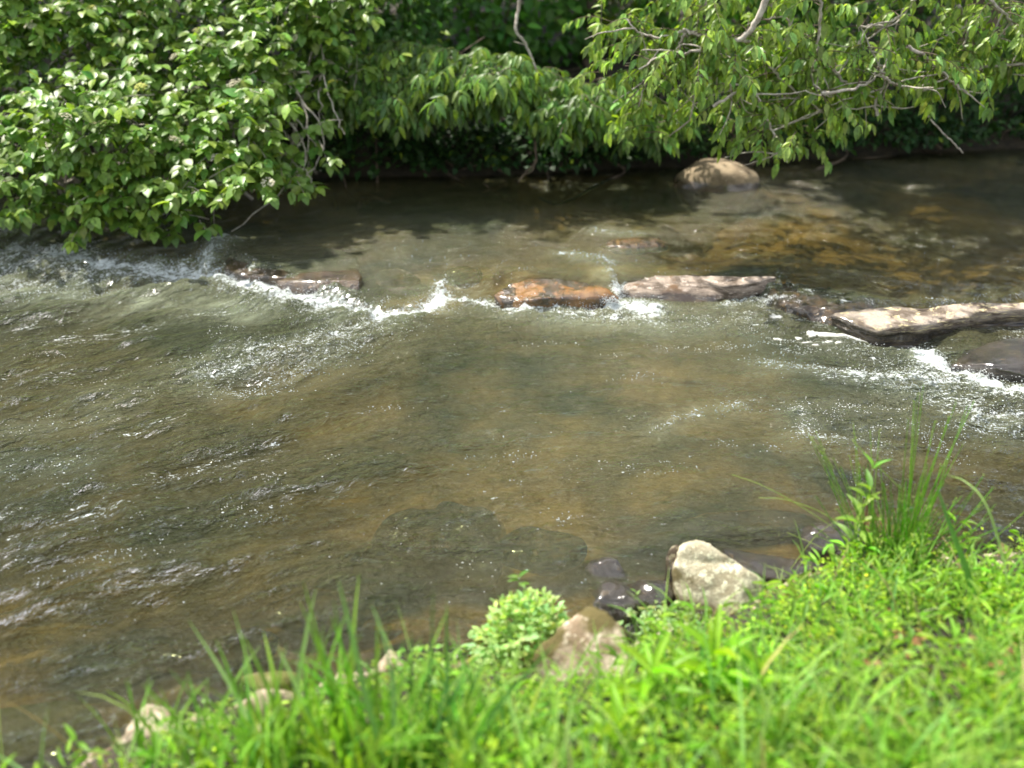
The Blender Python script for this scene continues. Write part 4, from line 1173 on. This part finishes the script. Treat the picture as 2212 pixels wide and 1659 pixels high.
C *= (1 + .5 * fb2(x * 3.5, y * 3.5, 117, 2) + .35 * fb2(x * 12, y * 12, 118, 2))[:, None]
leaves(mb, LOW, p, dd, nn, rng.lognormal(math.log(.017), .35, n), rng.lognormal(math.log(.009), .3, n), C)
q_ = rng.integers(0, n, 9000)
leaves(mb, LONG, p[q_] + [0, 0, .02], np.stack([np.cos(a[q_]), np.sin(a[q_]), rng.uniform(.2, 1.2, 9000)], 1), nn[q_], rng.uniform(.03, .065, 9000), rng.uniform(.006, .014, 9000), tints(9000, (.20, .38, .03), .25, .1))
for i in range(9000):
    j = rng.integers(n)
    if y[j] > 2.75 or fb2(x[j] * 4, y[j] * 4, 119, 2) < -.1: continue
    blade(mb, (x[j], y[j], gzv[j]), rng.uniform(0, 6.28), rng.uniform(.1, .8), rng.uniform(.10, .26) * (1.4 if y[j] < 2.1 else 1), rng.uniform(.003, .009) * (1.25 if y[j] < 2.1 else 1), rng.uniform(.2, 1.6), tints(1, [(.20, .36, .05), (.26, .40, .10), (.14, .30, .05), (.36, .30, .14)][min(3, int(rng.exponential(.9)))], .25)[0], seg=5)
for i in range(7000):
    j = rng.integers(n)
    blade(mb, (x[j], y[j], gzv[j]), rng.uniform(0, 6.28), rng.uniform(.1, .7), rng.uniform(.05, .15), rng.uniform(.002, .0045), rng.uniform(.2, 1.4),
          tints(1, (.17, .32, .05), .25)[0], seg=4)
tag(link("ground_cover", mb.mesh("ground_cover"), M_GR), "bright green mat of small leaves and short grass covering the near bank", "ground cover", kind="stuff")


def clump(label, px, py, n, L, W, spread=.06, base=G1, lean=(.05, .5), bend=(.2, 1.1), az=None, azs=3.14, name="grass_clump", group="tall grass clumps on the near bank", var=.2):
    c = on_bank(px, py); mb = MB()
    for i in range(n):
        b = c + [rng.normal(0, spread), rng.normal(0, spread), 0]; b[2] = gz(b[0], b[1]) - .01
        a = rng.uniform(0, 6.28) if az is None else az + rng.uniform(-azs, azs)
        blade(mb, b, a, rng.uniform(*lean), L * rng.uniform(.55, 1.15), W * rng.uniform(.6, 1.2), rng.uniform(*bend), tints(1, base, var)[0], seg=9, twist=rng.uniform(-.6, .6))
    o = link(name, mb.mesh(name), M_GR)
    o.data.transform(Matrix.Translation([-float(v) for v in c])); o.location = [float(v) for v in c]
    return tag(o, label, "grass", group)


W_ = .012
clump("tall grass clump at the left end of the near bank", 330, 1640, 16, .22, .012, .03, G1)
clump("tall grass clump in front of the grey brown bank rock", 470, 1660, 22, .30, .014, .04, G1)
clump("tall grass clump in front of the pale tan stone", 600, 1660, 28, .34, .015, .04, G1)
clump("tallest grass clump left of centre, blades crossing the water", 720, 1640, 34, .42, .016, .045, G1, lean=(.0, .45), bend=(.1, .8))
clump("tall grass clump right of the tallest one", 850, 1640, 34, .38, .015, .045, G1, lean=(.0, .5), bend=(.1, .9))
clump("dark green upright grass clump under the leafy clump", 940, 1600, 24, .32, .012, .035, G3, lean=(.0, .3), bend=(.1, .6))
clump("grass clump at the bottom centre below the mossy boulder", 1060, 1660, 28, .30, .014, .05, G1)
clump("short bright grass clump at the bottom, left of the broad leaved shoots", 1220, 1670, 26, .22, .014, .05, G2)
clump("low bright grass clump nearest the lower left corner", 560, 1720, 26, .26, .015, .05, G2)
clump("bright grass clump at the bottom edge below the tallest clump", 780, 1730, 30, .28, .016, .06, G2)
clump("bright grass clump at the bottom edge below the mossy boulder", 1000, 1730, 30, .26, .015, .06, G2)
clump("bright grass clump at the bottom edge below the broad leaved shoots", 1420, 1700, 24, .20, .013, .06, G2)
clump("loose clump of long pale blades among the tall grass", 660, 1680, 14, .44, .017, .07, (.24, .40, .12), lean=(.1, .6), bend=(.1, .7))
clump("loose clump of long pale blades towards the left end of the bank", 450, 1700, 10, .34, .015, .06, (.26, .42, .13), lean=(.2, .7), bend=(.1, .7))
clump("loose clump of dark blades crossing in front of the leafy clump", 1010, 1690, 12, .36, .013, .06, (.10, .24, .05), lean=(.1, .6), bend=(.1, .7))
clump("thin grass wisps in front of the pale lichen boulder", 1560, 1345, 24, .10, .0028, .06, (.2, .32, .08), lean=(.6, 1.3), bend=(.1, .5), var=.15)
clump("thin grass wisps right of the pale lichen boulder", 1730, 1265, 26, .13, .0028, .06, (.2, .32, .08), lean=(.5, 1.3), bend=(.1, .6))
clump("grass clump on the bank at the right edge", 2150, 1340, 26, .24, .009, .06, G1)
clump("grass clump between the rush tuft and the right edge", 2060, 1310, 24, .22, .008, .05, G1)
clump("loose grass clump at the lower right corner", 2120, 1580, 26, .26, .012, .07, G2)
clump("loose grass clump at the bottom below the rush tuft", 1850, 1640, 26, .24, .011, .07, G2)
clump("loose grass clump at the bottom right of the broad leaved shoots", 1640, 1670, 26, .24, .011, .06, G2)


def traced_blade(pts, y0, y1, w, C, label, name="tall_grass", base=None):
    """one arching blade through survey points, distance running y0 to y1"""
    m_ = len(pts); P = bez([aty(a, b, y0 + (y1 - y0) * j / (m_ - 1)) for j, (a, b) in enumerate(pts)], 18)
    if base is not None: P[0] = base
    Tn = norm(np.gradient(P, axis=0)); S = norm(np.cross(Tn, np.array([0, -1., .5]))); Nn = np.cross(S, Tn)
    t = np.linspace(0, 1, len(P)); ww = w * np.clip(np.minimum(.6 + 1.6 * t, (1 - t) ** .7 * 1.3), .02, 1)[:, None] * .5
    X = np.stack([P - S * ww + Nn * ww * .4, P, P + S * ww + Nn * ww * .4], 1)
    Q = []
    for k in range(len(P) - 1):
        a = 3 * k; Q += [(a, a + 1, a + 4, a + 3), (a + 1, a + 2, a + 5, a + 4)]
    mb = MB(); mb.add(X.reshape(-1, 3), None, Q, C)
    tag(link(name, mb.mesh(name), M_GR), label, "grass")


yb = on_bank(2120, 1340)[1]
traced_blade([(2118, 1345), (2090, 1240), (2050, 1130), (2022, 1045)], yb, yb + .12, .020, (.12, .27, .06), "wide upright grass blade right of the rush tuft")
traced_blade([(2180, 1290), (2165, 1200), (2130, 1090), (2085, 1040), (2040, 1025)], yb + .02, yb + .3, .007, (.28, .42, .12), "long pale blade arching left over the water at right")
yb = on_bank(560, 1640)[1]
traced_blade([(580, 1640), (540, 1560), (480, 1450), (405, 1336)], yb - .1, yb + .15, .015, (.24, .38, .12), "long pale grey green blade leaning left over the water")
traced_blade([(830, 1640), (790, 1500), (760, 1370), (730, 1250)], 1.85, 2.05, .016, (.14, .28, .06), "tall blade standing straight over the brown shallows")
traced_blade([(850, 1640), (850, 1500), (830, 1380), (800, 1300)], 1.85, 2.02, .010, (.2, .34, .12), "pale blade beside the tall straight blade")
traced_blade([(925, 1640), (928, 1500), (932, 1400), (936, 1262)], 1.85, 2.0, .008, (.06, .17, .03), "thin dark green blade standing upright left of the leafy clump")
traced_blade([(1000, 1640), (1080, 1520), (1150, 1440), (1205, 1385)], 1.8, 2.05, .012, (.10, .24, .04), "blade leaning right across the mossy boulder")
traced_blade([(470, 1650), (420, 1600), (360, 1570), (300, 1545)], 1.9, 2.0, .012, (.22, .36, .1), "pale blade leaning low at the left end of the bank")


# broad leaved shoots
def shoot(label, px, py, h, nl, L, W, base, lean=0.0, laz=0.0, name="leafy_shoot", group="broad leaved shoots on the near bank", up0=.25, tp=LONG, M=None, c=None, stemc=(.25, .35, .08), r=.0028):
    c = on_bank(px, py) if c is None else c
    o = thing(name, c, label, "plant", group)
    top = c + [math.cos(laz) * lean, math.sin(laz) * lean, h]
    S = bez([c - [0, 0, .01], (c + top) / 2 + [rng.normal(0, .005), 0, .01], top], 10)
    sm = MB(); tube(sm, S, r, r * .5, 5, stemc); link("stem", sm.mesh("stem"), M_GR, o)
    for i in range(nl):
        t = up0 + (1 - up0) * (i + .5) / nl; q = S[min(9, int(t * 9.99))]
        a = i * 2.4 + rng.uniform(-.3, .3); el = .25 + .9 * t
        lm = MB(); s = L * (1.15 - .45 * t) * rng.uniform(.85, 1.1)
        leaves(lm, tp, q[None], np.array([[math.cos(a), math.sin(a), el]]), np.array([[-math.cos(a) * .5, -math.sin(a) * .5, 1.0]]), s, W * s / L, tints(1, base, .12))
        link("leaf", lm.mesh("leaf"), M or M_GR, o)
    return o


B1 = (.23, .42, .02)
shoot("broad leaved shoot with upright leaves right of the mossy boulder", 1400, 1580, .19, 12, .16, .032, B1)
shoot("broad leaved shoot in the middle of the shoots, tallest leaf pointing up", 1530, 1540, .19, 12, .17, .032, B1)
shoot("broad leaved shoot leaning right of the tallest one", 1605, 1550, .15, 10, .14, .028, B1, lean=.03)
shoot("broad leaved shoot nearest the bottom edge, left of the others", 1330, 1660, .14, 10, .14, .032, B1)
shoot("small broad leaved shoot below the rush tuft", 1830, 1290, .05, 6, .07, .020, B1)
shoot("small broad leaved shoot at the bottom centre", 1150, 1640, .09, 8, .09, .022, (.14, .30, .03))
shoot("broad leaved shoot at the bottom edge, left among tall grass", 860, 1690, .13, 8, .13, .032, (.15, .34, .03))
shoot("broad leaved shoot at the bottom left end of the bank", 350, 1680, .08, 7, .08, .020, (.15, .34, .03))
shoot("small shoot in the grass below the lichen boulder", 1700, 1400, .06, 7, .055, .016, (.17, .33, .05))
shoot("small shoot in the grass at the right", 1960, 1420, .06, 7, .055, .016, (.17, .33, .05))
for q_i, (sx_, sy_, wh) in enumerate([(1480, 1640, "at the bottom between the two largest shoots"), (1750, 1560, "in the lower middle of the grass"), (1900, 1540, "below the small shoots at right"), (2050, 1440, "right of the reddish dry leaves"),
                                  (2140, 1600, "in the lower right corner"), (1960, 1640, "at the bottom edge towards the right"), (1700, 1620, "at the bottom edge below the middle of the bank"), (1580, 1430, "just below the pale lichen boulder"), (2100, 1290, "near the right edge under the arching blade")]):
    shoot("leafy weed " + wh, sx_, sy_, rng.uniform(.05, .10), 8, rng.uniform(.06, .10), rng.uniform(.014, .024), [(.20, .38, .03), (.15, .32, .06), (.24, .40, .05)][q_i % 3])
dl_ = MB()
for (sx_, sy_) in [(1950, 1430), (1975, 1445), (1930, 1455), (2150, 1480), (2170, 1500), (2130, 1520), (2180, 1460), (1870, 1480), (2100, 1440), (1380, 1590)]:
    for q in range(4):
        p_ = on_bank(sx_ + rng.normal(0, 14), sy_ + rng.normal(0, 10)) + [0, 0, .09]
        leaves(dl_, OVATE, p_[None], rng.normal(0, 1, (1, 3)) * [1, 1, .4], np.array([[rng.normal(0, .3), -.3, 1]]), .03, .011, np.array([[.30, .15, .07]]))
tag(link("dry_leaves", dl_.mesh("dry_leaves"), M_FLW), "reddish brown dry leaves caught in the grass at lower right", "dry leaves", kind="stuff")
shoot("thin sprig rising between the mossy and lichen boulders", 1372, 1330, .09, 5, .035, .014, (.22, .40, .08), tp=OVATE)
wd = on_bank(1830, 1230)
shoot("drooping broad leaved weed standing in front of the rush tuft", 0, 0, .30, 13, .10, .027, (.22, .36, .07), lean=.03, c=wd, r=.0035, up0=.3)
shoot("single tall weed stem with one upright leaf beside the rush tuft", 0, 0, .36, 2, .09, .017, (.16, .34, .04), c=wd + [.04, .03, 0], r=.0025, up0=.95, stemc=(.2, .08, .06))

# rush tuft
rc = on_bank(1930, 1240)
rush = thing("rush_tuft", rc, "tall dark green rush tuft standing over the water at right", "rush")
sm = MB(); sd = MB()
def rush_stem(b, e, sag, r=.0016, col=(.10, .26, .02)):
    P = bez([b, (b + e) / 2 + [0, 0, sag], e], 14)
    tube(sm, P, r, r * .45, 4, col)
    for j in range(4, 14):
        if rng.random() < .55:
            q = P[j] + rng.normal(0, .002, 3)
            leaves(sd, LOW, q[None], rng.normal(0, 1, (1, 3)), rng.normal(0, 1, (1, 3)), .007, .004, np.array([[.35, .42, .12]]))


for i in range(130):
    b = rc + [rng.normal(.0, .045), rng.normal(0, .035), 0]; b[2] = gz(b[0], b[1])
    e = b + [rng.normal(.02, .08) + (b[0] - rc[0]) * 1.2, rng.normal(0.02, .05), rng.uniform(.12, .38)]
    rush_stem(b, e, rng.uniform(.0, .03), .0021, tints(1, (.13, .32, .02), .25)[0])
for (ex, ey, yy) in [(1975, 865, .1), (1995, 830, .1), (2090, 875, .12), (2065, 870, .12), (2080, 960, .1), (2050, 900, .1), (1983, 850, .06), (1962, 905, .1), (2020, 910, .08), (2105, 865, .14), (1967, 990, .05)]:
    b = rc + [rng.uniform(-.01, .05), rng.normal(0, .02), 0]
    rush_stem(b, aty(ex, ey, rc[1] + yy), .02, .0026, tints(1, (.18, .36, .03), .15)[0])
lc = on_bank(1870, 1220)
for (ex, ey, yy) in [(1762, 930, .1), (1770, 960, .06), (1843, 915, .08), (1848, 945, .08), (1880, 930, .1), (1835, 985, .1), (1800, 990, .1), (1900, 930, .1), (1855, 1000, .1), (1790, 1040, .05)]:
    b = lc + [rng.normal(0, .02), rng.normal(0, .02), 0]
    rush_stem(b, aty(ex, ey, lc[1] + yy), .015, .002, (.3, .44, .08))
for pts in [[(1860, 1180), (1740, 1100), (1650, 1050), (1580, 1025)], [(1860, 1170), (1780, 1110), (1700, 1080), (1640, 1075)], [(1880, 1240), (1790, 1190), (1700, 1150)], [(1700, 1240), (1760, 1160), (1800, 1130), (1850, 1100)],
            [(1800, 1010), (1755, 950), (1760, 945)], [(1830, 1100), (1780, 1010), (1745, 935)], [(1950, 1060), (1850, 960), (1845, 950)]]:
    P = bez([aty(a, b, lc[1] + .02 + .03 * j) for j, (a, b) in enumerate(pts)], 14); tube(sm, P, .0014, .0008, 4, (.32, .42, .10))
link("stems", sm.mesh("rush_stems"), M_GR, rush); link("seed_heads", sd.mesh("rush_seeds"), M_GR, rush)

# pale green leafy clump by the mossy boulder
cc = at(1125, 1400, .02); cc[2] = .0
cl_ = thing("leafy_clump", cc, "domed clump of pale green round leaves left of the mossy boulder", "plant")
lm = MB(); stm = MB()
n = 900
d = norm(rng.normal(size=(n, 3)) + [0, 0, .5]); d[:, 2] = np.abs(d[:, 2]); rad = rng.uniform(.6, 1.0, (n, 1))
lump = 1 + .25 * fb3(d * 2.5, 7, 2)[:, None]
p = cc + d * rad * lump * np.array([.155, .13, .20])
p[:, 0] += .02 * (p[:, 2] / .2)
leaves(lm, OVATE, p, d * .8 + rng.normal(0, .5, p.shape) + [0, 0, .1], d * .6 + rng.normal(0, .3, p.shape) + [0, 0, 1], rng.uniform(.02, .036, n), rng.uniform(.014, .022, n), tints(n, (.38, .52, .19), .17))
for i in range(60): tube(stm, bez([cc + rng.normal(0, .02, 3) * [1, 1, 0], p[i]], 5), .0012, .0008, 3, (.3, .3, .1))
s0 = cc + [-.01, 0, .18]; s1 = s0 + [.005, .0, .10]
tube(stm, bez([s0, s1], 5), .0012, .0008, 3, (.25, .3, .1))
leaves(lm, LONG, np.array([s1, s1, s1 - [0, 0, .01], s1 - [0, 0, .03]]), np.array([[.6, 0, .8], [-.8, .1, .1], [-.9, -.2, .2], [.7, .3, .1]]), np.tile([0., -.3, 1], (4, 1)), .035, .010, tints(4, (.2, .38, .06), .1))
link("leaves", lm.mesh("clump_leaves"), M_GR, cl_); link("stems", stm.mesh("clump_stems"), M_GR, cl_)

# low creeping plants among the left stones
def creeper(label, px, py, n, R, base, seed, h=.05):
    r = np.random.default_rng(seed); c = on_bank(px, py); mb = MB()
    p = c + r.normal(0, 1, (n, 3)) * [R, R, 0]; p[:, 2] = np.maximum(ground_z(p[:, 0], p[:, 1]), 0) + r.uniform(.01, h, n)
    a = r.uniform(0, 6.28, n)
    leaves(mb, OVATE, p, np.stack([np.cos(a), np.sin(a), r.uniform(0, .8, n)], 1), r.normal(0, .3, (n, 3)) + [0, 0, 1], r.uniform(.015, .03, n), r.uniform(.009, .015, n), tints(n, base, .2))
    for i in range(n // 3): tube(mb, bez([[p[i, 0], p[i, 1], gz(p[i, 0], p[i, 1])], p[i]], 3), .001, .0006, 3, (.3, .35, .1))
    o = link("creeping_plant", mb.mesh("creeping_plant"), M_GR); tag(o, label, "plant", kind="stuff")


creeper("creeping plant over the grey brown rock at the left end of the bank", 440, 1600, 160, .06, (.2, .33, .05), 1)
creeper("creeping plant below the pale tan stone", 700, 1560, 240, .07, (.2, .35, .04), 2)
creeper("creeping plant between the flat tan stone and the leafy clump", 930, 1480, 260, .06, (.2, .35, .05), 3, .08)
creeper("creeping plant in front of the mossy boulder", 1130, 1560, 220, .07, (.2, .34, .06), 4)
creeper("pale creeping plant in front of the dark gravelly stone", 1420, 1370, 260, .05, (.25, .36, .13), 5)
